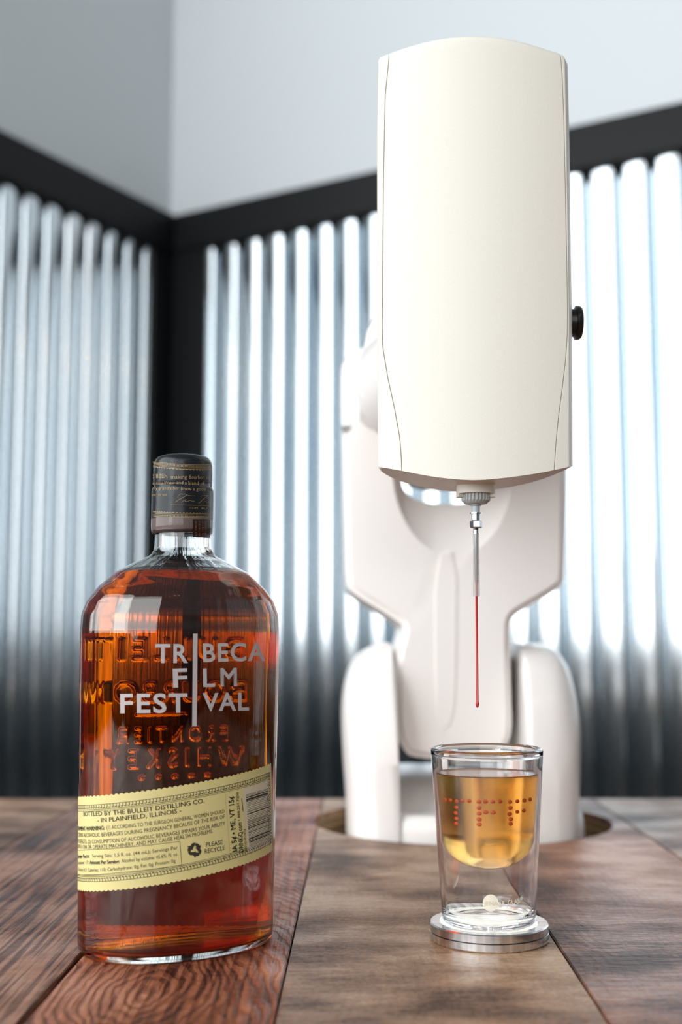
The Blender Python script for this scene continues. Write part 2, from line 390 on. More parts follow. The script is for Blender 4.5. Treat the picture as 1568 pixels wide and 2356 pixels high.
# ------------------------------------------------------------------ the robot arm
RB = (HX, HY)
robot = empty('robot_arm', (HX, HY, -.17), 'glossy white jointed robot arm rising out of the round table hole', 'robot')
def px_poly(pts, Y): return [tuple(A(x, y, Y)) for x, y in pts]
def smooth_poly(pts, n=3):            # round the outline a little (Chaikin)
    for _ in range(n):
        q = []
        for i in range(len(pts)):
            a = np.array(pts[i]); c = np.array(pts[(i + 1) % len(pts)]); q += [tuple(a * .75 + c * .25), tuple(a * .25 + c * .75)]
        pts = q
    return pts
def slab(name, pts, Y0, Y1, m, parent, bev=.008, seg=4, ch=2, cut=None, label=None):
    bm = bmesh.new(); P = px_poly(smooth_poly(pts, ch), Y0)
    prism(bm, P, (0, Y1 - Y0, 0)); bmesh.ops.recalc_face_normals(bm, faces=bm.faces)
    rim = [e_ for e_ in bm.edges if abs(e_.verts[0].co.y - e_.verts[1].co.y) < 1e-6]
    bmesh.ops.bevel(bm, geom=rim, offset=bev, segments=seg, affect='EDGES', clamp_overlap=True)
    o = link(name, bm_mesh(bm), m, parent, smooth=35, label=label)
    if cut:
        o2 = link('cutter', cut, None); md = o.modifiers.new('b', 'BOOLEAN'); md.operation = 'DIFFERENCE'; md.object = o2; md.solver = 'EXACT'
        o2.location = o.location if parent is None else (0, 0, 0)
        bpy.context.view_layer.update()
        dg = bpy.context.evaluated_depsgraph_get(); me = bpy.data.meshes.new_from_object(o.evaluated_get(dg))
        o.modifiers.clear(); o.data = me; bpy.data.objects.remove(o2)
        me.shade_smooth(); me.set_sharp_from_angle(angle=math.radians(35))
    return o
YL = .900
outline = [(950, 1748), (924, 1722), (911, 1680), (909, 1600), (911, 1500), (923, 1468), (927, 1440), (914, 1428), (880, 1406), (800, 1358), (793, 1330), (790, 1200), (786, 1000), (783, 862), (787, 830),
           (806, 815), (845, 790), (888, 772), (918, 800), (925, 900), (925, 1095), (932, 1125), (965, 1146), (1035, 1152), (1105, 1146), (1132, 1125), (1140, 1095), (1140, 900), (1150, 800), (1200, 780), (1280, 830), (1300, 900), (1304, 1000),
           (1302, 1200), (1301, 1325), (1294, 1352), (1192, 1410), (1177, 1424), (1174, 1445), (1176, 1600), (1180, 1680), (1166, 1722), (1140, 1748)]
# scoop cut into the front of the yoke: a tilted cylinder
ctr = Vector(A(1043, 1280, YL)); ax = Vector((0, 1, 1.55)).normalized(); u_ = Vector((1, 0, 0)); v_ = ax.cross(u_).normalized()
bm = bmesh.new(); R_ = .046; n = 48
lo = [bm.verts.new(ctr - ax * .10 + u_ * (R_ * math.cos(2 * math.pi * k / n)) + v_ * (R_ * .8 * math.sin(2 * math.pi * k / n)) - v_ * -.0 ) for k in range(n)]
hi = [bm.verts.new(v.co + ax * .30) for v in lo]
bm.faces.new(lo); bm.faces.new(hi[::-1])
for k in range(n): bm.faces.new((lo[k], hi[k], hi[(k + 1) % n], lo[(k + 1) % n]))
nv = v_ if v_.y < 0 else -v_
for v in bm.verts: v.co += nv * (R_ * .8)
cutm = bm_mesh(bm)
link_o = slab('upper_arm', outline, YL, YL + .125, M_robot, robot, bev=.010, seg=5, cut=cutm)
slab('arm_facet', [(1000, 1275), (1052, 1268), (1050, 1500), (1046, 1660), (1010, 1690), (1000, 1600)], YL - .0008, YL + .01, M_robot, robot, bev=.0007, seg=2, ch=1)
# base: a rounded column with two cheeks
def superloft(name, outline_px, Y0, yc, hy, anchor, ex=3.2, n=18, m=M_robot):
    """outline in the picture plane at depth Y0, closed off front and back by a superellipse falloff about anchor"""
    P = np.array(px_poly(smooth_poly(outline_px, 2), Y0)); an = np.array(anchor); V, Fc = [], []; k = len(P)
    ts = [math.copysign(1 - (1 - abs(t)) ** 2.2, t) for t in np.linspace(-1, 1, n)]
    for t in ts:
        g = max(0.0, 1 - abs(t) ** ex) ** (1 / ex); g = max(g, .30)
        for p in P:
            V.append((an[0] + (p[0] - an[0]) * (1 - (1 - g) * .85), yc + hy * t, an[1] + (p[2] - an[1]) * g if p[2] > an[1] else p[2]))
    for j in range(n - 1):
        for i in range(k): Fc.append((j * k + i, j * k + (i + 1) % k, (j + 1) * k + (i + 1) % k, (j + 1) * k + i))
    Fc.append(tuple(range(k))[::-1]); Fc.append(tuple((n - 1) * k + i for i in range(k)))
    me = mesh(V, Fc); bm = bmesh.new(); bm.from_mesh(me)
    return link(name, bm_mesh(bm), m, robot, smooth=38)
Yc_ = HY - .02
chL = [(907, 1990), (797, 1990), (796, 1850), (788, 1750), (783, 1650), (787, 1590), (799, 1540), (818, 1508), (850, 1488), (880, 1480), (905, 1478), (907, 1600), (908, 1850)]
chR = [(1184, 1990), (1184, 1850), (1184, 1600), (1183, 1480), (1215, 1478), (1250, 1480), (1278, 1490), (1300, 1520), (1316, 1575), (1327, 1645), (1326, 1760), (1323, 1850), (1322, 1990)]
zA = A(1000, 1850, Yc_)[2]
superloft('shoulder_cheek', chL, HY - .03, HY, .088, (A(907, 1700, HY)[0], zA), ex=3.4)
superloft('shoulder_cheek', chR, HY - .03, HY, .088, (A(1184, 1700, HY)[0], zA), ex=3.4)
# base column (rounded square in plan), going down through the hole to its flange
bxc, bhw = .0945, .0905
V, Fc = [], []; n = 72; zs = [-.17, -.162, -.160, -.05, zA - .012, zA - .004, zA]
for j, z in enumerate(zs):
    k_ = [1.12, 1.12, 1.0, 1.0, 1.0, .985, .955][j]
    for i in range(n):
        t = 2 * math.pi * i / n; c, s = math.cos(t), math.sin(t)
        V.append((bxc + bhw * k_ * math.copysign(abs(c) ** (2 / 3.2), c), HY + bhw * k_ * math.copysign(abs(s) ** (2 / 3.2), s), z))
for j in range(len(zs) - 1):
    for i in range(n): k = (i + 1) % n; Fc.append((j * n + i, j * n + k, (j + 1) * n + k, (j + 1) * n + i))
Fc.append(tuple(range(n))[::-1]); Fc.append(tuple((len(zs) - 1) * n + i for i in range(n)))
link('base', mesh(V, Fc), M_robot, robot, smooth=35)
# hollow between the cheeks: a curved saddle that rises towards the back
xa, xb = A(905, 1800, HY)[0], A(1186, 1800, HY)[0]
prof = []
for t in np.linspace(0, 1, 14):
    yy = HY - .060 + .125 * t; top = A(1000, 1759, HY + .055)[2]; prof.append((yy, zA - .004 + (top - zA + .004) * (1 - (1 - t) ** 2)))
bm = bmesh.new(); prism(bm, [(xa, prof[0][0], zA - .02)] + [(xa, y, z) for y, z in prof] + [(xa, prof[-1][0], zA - .02)], (xb - xa, 0, 0))
link('saddle', bm_mesh(bm), M_robot, robot, smooth=35)
# pivot shaft between the cheeks
ctrz = A(1045, 1600, HY)[2]
bm = bmesh.new(); n = 40; a_ = []
for k in range(n): t = 2 * math.pi * k / n; a_.append((xa - .01, HY + .004 + .030 * math.cos(t), ctrz + .030 * math.sin(t)))
prism(bm, a_, (xb - xa + .02, 0, 0)); link('pivot', bm_mesh(bm), M_robot_dark, robot, smooth=35)
# elbow and forearm reaching forward to the dispenser
elb = [(828, 896), (834, 917), (868, 937), (1000, 975), (1120, 975), (1250, 937), (1284, 917), (1290, 896), (1280, 800), (1270, 745), (1240, 700), (1150, 655), (980, 655), (880, 690), (846, 745), (837, 800)]
slab('elbow', elb, .775, .875, M_robot, robot, bev=.012, seg=4, ch=1)
slab('elbow_cover', [(829, 900), (834, 917), (868, 937), (1000, 975), (1120, 975), (1250, 937), (1284, 917), (1289, 900), (1240, 930), (1120, 945), (1000, 945), (868, 912)], .770, .80, M_robot, robot, bev=.002, seg=2, ch=1)
slab('elbow_pivot', [(935, 700), (1130, 700), (1130, 1040), (1100, 1080), (970, 1080), (935, 1040)], .86, .99, M_robot, robot, bev=.006, ch=1)
wrc = A(1090, 800, .69)
bm = bmesh.new(); rings = []
for Y, r in ((.6095, .026), (.625, .026), (.6255, .032), (.66, .034), (.70, .040), (.785, .048)):
    rings.append([bm.verts.new((wrc[0] - (Y - .61) * .12, Y, wrc[2] + r * math.sin(2 * math.pi * k / 40))) for k in range(40)])
    for k, v in enumerate(rings[-1]): v.co.x += r * math.cos(2 * math.pi * k / 40)
for a2, b2 in zip(rings, rings[1:]):
    for k in range(40): bm.faces.new((a2[k], a2[(k + 1) % 40], b2[(k + 1) % 40], b2[k]))
bm.faces.new(rings[0]); bm.faces.new(rings[-1][::-1])
link('wrist', bm_mesh(bm), M_robot, robot, smooth=35)
slab('badge', [(784, 979), (805, 977), (809, 986), (800, 992), (786, 991)], YL - .0004, YL + .004, mat('badge_grey', (.30, .29, .29), .5), robot, bev=.0002, seg=1, ch=1)

# ------------------------------------------------------------------ the dispenser head
YF_, YB_ = .562, .6075
XL = lambda row: np.interp(row, [60, 150, 300, 700, 1070, 1110], [871.5, 869.5, 867, 867.5, 869, 870])
XR = lambda row: np.interp(row, [60, 150, 300, 700, 1070, 1110], [1304.5, 1305.5, 1309, 1315, 1317, 1317])
SLf = lambda row: np.interp(row, [100, 122, 160, 210, 400, 760, 802, 873, 941, 1006, 1045, 1079, 1120], [895, 895, 891, 886, 882, 879, 880.5, 892, 907, 919, 922.5, 924, 925])
SRf = lambda row: np.interp(row, [100, 122, 160, 260, 400, 500, 700, 765, 830, 900, 960, 1020, 1080, 1120], [1288, 1290, 1293, 1297, 1300, 1302, 1305.5, 1305, 1301, 1293, 1285, 1279, 1275, 1274])
TOPx = [868, 872, 880, 895, 950, 1020, 1088, 1150, 1220, 1270, 1290, 1299, 1305]; TOPy = [142, 131, 125, 119, 100, 84, 78, 82, 97, 113, 120, 127, 140]
BOTx = [868, 895, 925, 1006, 1092, 1171, 1274, 1316]; BOTy = [1073.5, 1078, 1083.5, 1098, 1104.5, 1098, 1081.5, 1072]
def sm(xs, ys):                       # smooth curve through the points (cubic, slopes by finite differences)
    xs, ys = np.array(xs, float), np.array(ys, float); m_ = np.gradient(ys, xs)
    def fn(x):
        x = min(max(x, xs[0]), xs[-1]); i = min(len(xs) - 2, max(0, int(np.searchsorted(xs, x) - 1))); h_ = xs[i + 1] - xs[i]; t = (x - xs[i]) / h_
        return (2*t**3-3*t*t+1)*ys[i] + (t**3-2*t*t+t)*h_*m_[i] + (3*t*t-2*t**3)*ys[i+1] + (t**3-t*t)*h_*m_[i+1]
    return fn
TOPF, BOTF = sm(TOPx, TOPy), sm(BOTx, BOTy)
head = empty('liquid_dispenser', (.066, .585, .235), 'tall cream dispenser head pointing its needle down at the shot glass', 'dispenser')
def yfront(xn):                       # xn in -1..1 across the head
    y = YF_ + .007 * xn * xn
    if abs(xn) > .965: y += .009 * ((abs(xn) - .965) / .035) ** 2.0
    return y
def yback(xn): return .572 + (YB_ - .572) * max(0.0, 1 - abs(xn) ** 5) ** .8
def hpoint(px, t, back=False, push=0.0):
    """px: column position in the picture at the mid row, t: 0 bottom .. 1 top"""
    rt, rb = TOPF(px), BOTF(px); row = rb + (rt - rb) * t
    c = (XL(row) + XR(row)) / 2; hw = (XR(row) - XL(row)) / 2; xn = max(-1, min(1, (px - c) / hw))
    p = A(px, row, yfront(xn)); p[1] += push
    if back:
        p[1] = max(yback(xn), yfront(xn) + .001)
    return p, xn
T_ = np.concatenate([[0, .0015, .004], np.linspace(.01, .985, 80), [.99, .994, .997, 1.0]])
def head_part(fa, fb, nc, seam_a, seam_b):
    V = []; cols = nc
    for t in T_:
        row = 1085 + (110 - 1085) * t; a0, b0 = fa(row), fb(row)
        tt = t
        for i in range(cols):
            q = i / (cols - 1); px = a0 + (b0 - a0) * q; push = 0
            d0 = (px - a0) if seam_a else 99; d1 = (b0 - px) if seam_b else 99
            p, xn = hpoint(px, tt); dd = min(d0, d1)
            if dd < 1.6: push = .0011 * (1 - dd / 1.6) ** 1.5
            if t <= .0015: push += .0006 * (1 - t / .0015) ** 2
            if t > .985: push += .0018 * ((t - .985) / .015) ** 2
            p[1] += push; V.append(tuple(p))
    return V, cols
def grid_faces(rows, cols, off=0):
    return [(off + j * cols + i, off + j * cols + i + 1, off + (j + 1) * cols + i + 1, off + (j + 1) * cols + i) for j in range(rows - 1) for i in range(cols - 1)]
def qs(nc, sa, sb): pass
class _Q: pass
def head_panel(name, fa, fb, base_cols, seam_a, seam_b, label=None, back=False):
    qlist = list(np.linspace(0, 1, base_cols))
    V = []; R = len(T_)
    # refine near seams
    ext = []
    for k in (0.25, .5, .8, 1.2, 1.6, 2.4):
        if seam_a: ext.append(('a', k))
        if seam_b: ext.append(('b', k))
    for t in T_:
        row = 1085 + (110 - 1085) * t; a0, b0 = float(fa(row)), float(fb(row)); wd = b0 - a0
        q = [k / wd if s == 'a' else 1 - k / wd for s, k in ext] + [0, 1] + [.0 + (3.2 / wd if seam_a else 0) + z * (1 - (3.2 / wd if seam_a else 0) - (3.2 / wd if seam_b else 0)) for z in np.linspace(0.001, .999, base_cols)]
        q = sorted(q)
        for z in q:
            px = a0 + wd * z; d0 = (px - a0) if seam_a else 99; d1 = (b0 - px) if seam_b else 99; dd = min(d0, d1)
            p, xn = hpoint(px, t)
            if dd < 1.6: p[1] += .0012 * (1 - dd / 1.6) ** 1.4
            if t > .985: p[1] += .0022 * ((t - .985) / .015) ** 2
            V.append(tuple(p))
        nc = len(q)
    Fc = grid_faces(R, nc); nf = len(V)
    # back skin and closing faces
    for t in T_:
        row = 1085 + (110 - 1085) * t; a0, b0 = float(fa(row)), float(fb(row))
        for i in range(nc):
            base = V[len(V) - nf] if False else None
            src = V[int(round(0)) + 0] if False else None
            idx = len(V) - nf
            v = V[idx]; cpx = 784 + (v[0]) / (v[1] * C_ + (v[2] - CAM_H) * S_) * F_PX
            c = (XL(row) + XR(row)) / 2; hw = (XR(row) - XL(row)) / 2; xn = max(-1, min(1, (cpx - c) / hw))
            yb = max(yback(xn), v[1] + .0012); fac = 1.0
            zz = v[2]
            V.append((v[0], yb, zz))
    Fc += [tuple(f[::-1]) for f in grid_faces(R, nc, nf)]
    for i in range(nc - 1):
        Fc.append((i, nf + i, nf + i + 1, i + 1)); k = (R - 1) * nc; Fc.append((k + i, k + i + 1, nf + k + i + 1, nf + k + i))
    for j in range(R - 1):
        Fc.append((j * nc, (j + 1) * nc, nf + (j + 1) * nc, nf + j * nc)); k = nc - 1
        Fc.append((j * nc + k, nf + j * nc + k, nf + (j + 1) * nc + k, (j + 1) * nc + k))
    return link(name, mesh(V, Fc), M_head, head, smooth=50, label=label)
head_panel('housing', SLf, SRf, 44, True, True)
head_panel('side_panel', XL, SLf, 12, False, True)
head_panel('side_panel', SRf, XR, 12, True, False)
# nozzle parts hang from the housing, all round one vertical axis
YN = .584
def ax_x(row): return A(np.interp(row, [1130, 1240, 1625], [1093.5, 1094.5, 1097.5]), row, YN)
def nz_lathe(name, rows, m, n=32, smooth=35, parent=head, wave=0, label=None):
    V, Fc = [], []
    for row, hp in rows:
        c = ax_x(row); r = half(hp, YN, c[2])
        for i in range(n):
            t = 2 * math.pi * i / n; rr = r * (1 + (wave * (.5 + .5 * math.cos(t * (n // 4))) if wave else 0))
            V.append((c[0] + rr * math.cos(t), c[1] + rr * math.sin(t), c[2]))
    for j in range(len(rows) - 1):
        for i in range(n): k = (i + 1) % n; Fc.append((j * n + i, j * n + k, (j + 1) * n + k, (j + 1) * n + i))
    Fc.append(tuple(range(n))[::-1]); Fc.append(tuple((len(rows) - 1) * n + i for i in range(n)))
    bm = bmesh.new(); bm.from_mesh(mesh(V, Fc))
    return recentre(link(name, bm_mesh(bm), m, parent, smooth=smooth, label=label))
# collar: half-round bracket open towards the front, with two lips
bm = bmesh.new(); c = ax_x(1130); zt = A(1094, 1112, YN)[2] + .002; zl = A(1094, 1137, YN)[2]; zb = A(1094, 1144.5, YN)[2]; R1 = half(45.5, YN); R2 = half(33.5, YN)
def ringseg(bm, r0, r1, z0, z1, t0, t1, n):
    vv = []
    for k in range(n + 1):
        t = t0 + (t1 - t0) * k / n
        vv.append([bm.verts.new((c[0] + r * math.cos(t), c[1] + r * math.sin(t) * .9, z)) for r, z in ((r0, z0), (r1, z0), (r1, z1), (r0, z1))])
    for a2, b2 in zip(vv, vv[1:]):
        for q in range(4): bm.faces.new((a2[q], a2[(q + 1) % 4], b2[(q + 1) % 4], b2[q]))
    bm.faces.new(vv[0]); bm.faces.new(vv[-1][::-1])
ringseg(bm, .0005, R1, zl, zt, -math.pi + .0001, math.pi - .0001, 48)
ringseg(bm, R2, R1, zb, zl + .0002, -.42, .42, 8); ringseg(bm, R2, R1, zb, zl + .0002, math.pi - .42, math.pi + .42, 8); 
bmesh.ops.remove_doubles(bm, verts=bm.verts, dist=2e-5)
recentre(link('nozzle_collar', bm_mesh(bm), M_head, head, smooth=35))
V, Fc = [], []; n = 120                                             # ribbed nut
for row, hp, wv in [(1135, 31, .05), (1137, 32, .06), (1152, 32, .06), (1154, 30.5, .01), (1159, 26, 0), (1161, 20, 0)]:
    cc = ax_x(row); r = half(hp, YN)
    for i in range(n):
        t = 2 * math.pi * i / n; rr = r * (1 - wv + wv * 2 * min(1, max(0, .5 + 1.2 * math.cos(t * 24)))); V.append((cc[0] + rr * math.cos(t), cc[1] + rr * math.sin(t), cc[2]))
for j in range(5):
    for i in range(n): k = (i + 1) % n; Fc.append((j * n + i, j * n + k, (j + 1) * n + k, (j + 1) * n + i))
Fc.append(tuple(range(n))[::-1]); Fc.append(tuple(5 * n + i for i in range(n)))
bm = bmesh.new(); bm.from_mesh(mesh(V, Fc)); recentre(link('ribbed_nut', bm_mesh(bm), M_nut, head, smooth=30))
nz_lathe('luer_tip', [(1159, 13), (1164, 13), (1165, 10), (1180, 9.5)], M_greyl)
nz_lathe('needle_hub', [(1179.5, 13.5), (1182.5, 14), (1183, 10), (1198, 10), (1199, 9)], M_steel)
V, Fc = [], []                                                       # hexagonal steel nut
nz_lathe('hex_nut', [(1198, 11), (1200, 14.2), (1213, 14.2), (1215, 11)], M_steel, n=6, smooth=False)
nz_lathe('ferrule', [(1214, 6.5), (1219, 6), (1220, 6.6), (1228, 6.6)], M_steel)
nz_lathe('needle', [(1226, 4.6), (1337, 4.2), (1339, 3)], M_steel2)
nz_lathe('clear_sleeve', [(1228, 7.2), (1300, 7.4), (1372, 7.8)], M_sleeve)
nz_lathe('red_tube', [(1335, 3.4), (1342, 3.6), (1345, 2.7), (1480, 2.7), (1614, 3.1), (1618, 4.2), (1622, 4.2), (1624, 3.0), (1627, 2.8), (1628, 1.2)], M_red, n=20)
# black knob on the right flank
kc = A(1316, 743, .590)
bm = bmesh.new(); rings = []
for dx, r in ((-.004, .0070), (.0012, .0072), (.0014, .0086), (.0030, .0086), (.0036, .0084), (.0042, .0078), (.0043, .0060)):
    rings.append([bm.verts.new((kc[0] + dx, kc[1] + r * math.cos(2 * math.pi * k / 40), kc[2] + r * math.sin(2 * math.pi * k / 40))) for k in range(40)])
for a2, b2 in zip(rings, rings[1:]):
    for k in range(40): bm.faces.new((a2[k], a2[(k + 1) % 40], b2[(k + 1) % 40], b2[k]))
bm.faces.new(rings[0]); bm.faces.new(rings[-1][::-1])
recentre(link('knob', bm_mesh(bm), M_knob, head, smooth=40, label='black knob'))

# ------------------------------------------------------------------ coaster, double-walled glass, drink
GX, GY = .0700, .5840
RC = half(135.5, GY, .01); ZC = A(1120, 2152.3, GY - RC)[2]
coaster = empty('coaster', (GX, GY, 0), 'round brushed metal coaster glowing white under the shot glass', 'coaster')
g = .0004; zm = ZC * .5
V, Fc = lathe([(0.001, .0002), (RC - .0004, .0002), (RC, .0007), (RC, zm - .00028), (RC - .0002, zm - .00022), (RC - .0024, zm - .00022), (RC - .0024, zm), (0.001, zm)], GX, GY, 96)
o = link('lower_ring', mesh(V, Fc), M_alu, coaster, smooth=30); recentre(o)
ri = half(112, GY, .01)
V, Fc = lathe([(0.001, zm), (RC - .0024, zm), (RC - .0024, zm + .00022), (RC - .0002, zm + .00022), (RC, zm + .00028), (RC, ZC - .0006), (RC - .0005, ZC), (ri + .0003, ZC), (ri, ZC - .0003), (ri, ZC - .0016), (.001, ZC - .0016)], GX, GY, 96)
recentre(link('upper_ring', mesh(V, Fc), M_alu, coaster, smooth=30))
V, Fc = lathe([(RC - .003, zm - .0002), (RC - .0007, zm - .0002), (RC - .0007, zm + .0002), (RC - .003, zm + .0002)], GX, GY, 96)  # black ring added inside the groove so it shows as a dark line
recentre(link('groove_dark_ring', mesh(V, Fc), M_knob, coaster, smooth=30, label='added black ring darkening the groove between the rings'))
V, Fc = lathe([(.00005, ZC - .0015), (ri - .0003, ZC - .0015), (ri - .0003, ZC - .0009), (.00005, ZC - .0009)], GX, GY, 96)
recentre(link('light_panel', mesh(V, Fc), M_light, coaster, smooth=30, label='glowing white panel'))
zg0 = ZC - .0008                                          # the glass stands in the shallow recess, on the panel
rt = half(128.3, GY, .09); rb = half(107, GY, .02)
zr = A(1118, 1720, GY)[2]; TW = .0014
zbot = A(1120, 2107, GY)[2]
def cup_in(z):                                            # inner (drink side) radius at height z
    rows = [1730, 1774, 1826, 1898, 1933, 1960, 1980, 1990, 1995, 1998]; hp = [115.5, 108, 105.5, 101, 93.5, 80.5, 64, 46, 30, 0]
    zz = [A(1121, r, GY - half(h_, GY) * .55)[2] for r, h_ in zip(rows, hp)]
    return float(np.interp(z, zz[::-1], [half(h_, GY, .05) for h_ in hp][::-1]))
z_in0 = A(1121, 1996, GY - .006)[2]
def smooth_bowl():
    # bowl profile resampled and rounded: near-vertical wall, then an elliptical bottom
    P = []; zs_ = A(1118, 1915, GY)[2]; r0 = half(100, GY, .05)
    for t in np.linspace(0, math.pi / 2, 22): P.append((max(1e-5, r0 * math.sin(t) ** .92), zs_ - (zs_ - z_in0) * math.cos(t)))
    r1 = half(115.5, GY, .09); ztop = zr - .0012
    for t in np.linspace(.06, 1, 16): P.append((r0 + (r1 - r0) * (t ** 1.15), zs_ + (ztop - zs_) * t))
    return P                                             # from the bottom centre up
bowl = smooth_bowl()
outer = [(1e-5, zg0 + .0012), (rb * .55, zg0 + .0007), (rb * .80, zg0), (rb * .90, zg0 + .0003)]
for t in np.linspace(0, 1, 6): outer.append((rb * (.90 + .10 * math.sin(t * math.pi / 2)), zg0 + .0005 + (zbot - zg0) * (1 - math.cos(t * math.pi / 2)) * .75))
for t in np.linspace(.1, 1, 12): outer.append((rb + (rt - rb) * t, zbot * .75 + zg0 * .25 + (zr - .0014 - (zbot * .75 + zg0 * .25)) * t))
rim = [(rt - .0001, zr - .0006), (rt - .0007, zr - .0001), (rt - .0014, zr + .0001), (rt - .0021, zr - .0003), (bowl[-1][0] + .0001, zr - .0009)]
shell = outer + rim + bowl[::-1]
cav = [(1e-5, zg0 + .0030), (rb * .70, zg0 + .0024), (rb - .0022, zg0 + .0042), (rb - TW, zg0 + .0085)]
for t in np.linspace(.1, 1, 10): cav.append((rb - TW + (rt - rb) * t * .98, zg0 + .0085 + (zr - .0032 - zg0 - .0085) * t))
cav2 = [(r + .0013, z - .0006) for r, z in bowl if z < zr - .0035]; cav2[0] = (1e-5, bowl[0][1] - .0013)
for q in range(1, len(cav2)):
    if q < 10: cav2[q] = (bowl[q][0] + .0013 * math.sin(q / 21 * math.pi / 2) ** .5, bowl[q][1] - .0013 * math.cos(q / 21 * math.pi / 2))
cav = cav + [((cav[-1][0] + cav2[-1][0]) / 2, cav[-1][1] + .0005)] + cav2[::-1]
V, Fc = lathe(shell, GX, GY, 128); V2, F2 = lathe(cav, GX, GY, 128); nb = len(V)
def orient(V, Fc, outward=True):
    me = mesh(V, Fc); bm = bmesh.new(); bm.from_mesh(me); bmesh.ops.remove_doubles(bm, verts=bm.verts, dist=3e-5); bmesh.ops.recalc_face_normals(bm, faces=bm.faces)
    vol = bm.calc_volume(signed=True)
    if (vol > 0) != outward: bmesh.ops.reverse_faces(bm, faces=bm.faces)
    return bm
bma = orient(V, Fc, True); bmb = orient(V2, F2, False); tmp = bpy.data.meshes.new('tmp'); bmb.to_mesh(tmp); bma.from_mesh(tmp)
glass = empty('shot_glass', (GX, GY, zg0), 'clear double-walled shot glass of golden drink standing on the metal coaster', 'glass')
link('glass_body', bm_mesh(bma, False), M_glass2, glass, smooth=True)
# logo on the lower wall of the glass
def cyl_hit(x, y, rfun, off):
    r = ray(x, y); lo_, hi_ = .50, GY
    for _ in range(40):
        m_ = (lo_ + hi_) / 2; p = r * m_ / r[1] + np.array([0, 0, CAM_H]); d = math.hypot(p[0] - GX, p[1] - GY)
        if d > rfun(p[2]) + off: lo_ = m_
        else: hi_ = m_
    return p
z_o0 = zbot * .75 + zg0 * .25
rout = lambda z: rb + (rt - rb) * (z - z_o0) / (zr - .0014 - z_o0)
def on_cup(th, z, off): R = rout(z) + off; return (GX + R * math.sin(th), GY - R * math.cos(th), z)
def map_text(fn, txt, x0, y0, x1, y1, cap, bold=0, res=3, spacing=1.0, cond=None):
    """lay text between picture positions (baseline start, baseline end) of cap height (px) through fn(px, py) -> 3-D"""
    co, tr = text_tris(txt, bold, res, spacing); xm, xM = co[:, 0].min(), co[:, 0].max(); H = cap_h()
    d = np.array([x1 - x0, y1 - y0], float); Lp = np.linalg.norm(d); d /= Lp; nn = np.array([d[1], -d[0]])
    return [fn(x0 + d[0] * (c[0] - xm) / (xM - xm) * Lp + nn[0] * c[1] / H * cap, y0 + d[1] * (c[0] - xm) / (xM - xm) * Lp + nn[1] * c[1] / H * cap) for c in co], tr
class Geo:
    def __init__(s): s.V = []; s.F = []
    def add(s, V, Fc):
        o = len(s.V); s.V += [tuple(v) for v in V]; s.F += [tuple(int(i) + o for i in f) for f in Fc]
    def link(s, name, m, parent, label=None, smooth=False): return link(name, mesh(s.V, s.F), m, parent, smooth=smooth, label=label)
fc = lambda off: (lambda x, y: cyl_hit(x, y, rout, off))
gd = Geo(); cx_, cy2 = 1128, 2077.5
ringp = [fc(.00012)(cx_ + 18.3 * math.cos(t), cy2 + 19.3 * math.sin(t)) for t in np.linspace(0, 2 * math.pi, 41)[:-1]]
gd.add([fc(.00012)(cx_, cy2)] + ringp, [(0, 1 + i, 1 + (i + 1) % 40) for i in range(40)])
for txt, a1_, b1_, a2_, b2_, ch_ in (('E', 1146.5, 2083.5, 1153, 2083, 8.6), ('R', 1156, 2083, 1162, 2082, 9.4), ('GLAS', 1168, 2082.5, 1196, 2078, 10.6)):
    gd.add(*map_text(fc(.00012), txt, a1_, b1_, a2_, b2_, ch_, .02))
gd.add([fc(.00012)(1198.8, 2067)] + [fc(.00012)(1198.8 + 3.2 * math.cos(t), 2067 + 4.2 * math.sin(t)) for t in np.linspace(0, 2 * math.pi, 17)[:-1]], [(0, 1 + i, 1 + (i + 1) % 16) for i in range(16)])
gd.link('logo', M_logo, glass)
gd = Geo(); gd.add(*map_text(fc(.00030), 'JENA', 1112, 2083, 1144.5, 2083, 9.2, 0)); gd.link('logo_lettering', M_logo_ink, glass)
# the drink
zl_ = A(1121, 1776, GY)[2]
dp = [(r + (.0003 if r > .001 else 0), z - .0002) for r, z in bowl if z < zl_ - .0006]
rl = float(np.interp(zl_, [z for r, z in bowl], [r for r, z in bowl]))
dp += [(rl + .0003, zl_ + .0002), (rl - .0006, zl_ - .0003), (rl - .0018, zl_ - .0005), (1e-5, zl_ - .0005)]
V, Fc = lathe(dp, GX, GY, 128)
drink = empty('drink', (GX, GY, z_in0), 'golden drink filling the shot glass with red droplets spelling three letters', 'drink')
link('drink_body', bm_mesh(orient(V, Fc, True), False), M_drink, drink, smooth=60)
rin = lambda z: float(np.interp(z, [q[1] for q in bowl], [q[0] for q in bowl]))
dots = [(325, 758), (370, 760), (427, 772), (483, 766), (545, 768), (425, 830), (420, 883), (425, 938), (425, 987),
        (637, 776), (700, 774), (768, 774), (838, 772), (638, 835), (640, 889), (702, 876), (772, 879), (640, 946), (640, 994),
        (932, 776), (1000, 770), (1066, 762), (1119, 752), (935, 834), (928, 893), (1000, 872), (1060, 860), (940, 943), (937, 988)]
dm = None; random.seed(4)
for k, (dx_, dy_) in enumerate(dots):
    p = cyl_hit(950 + dx_ / 4.206, 1660 + dy_ / 4.206, rin, .00155)
    if dm is None:
        bm = bmesh.new(); bmesh.ops.create_uvsphere(bm, u_segments=16, v_segments=10, radius=1.0); dm = bm_mesh(bm); dm.materials.append(M_dot); dm.shade_smooth()
    o = bpy.data.objects.new('droplet', dm); COL.objects.link(o); o.parent = drink
    sc_ = .93 + .12 * random.random(); o.location = Vector(p) - Vector(drink.location)
    o.scale = (.00118 * sc_, .00050, .00090 * sc_); o.rotation_euler = (0, 0, math.atan2(p[0] - GX, -(p[1] - GY)))

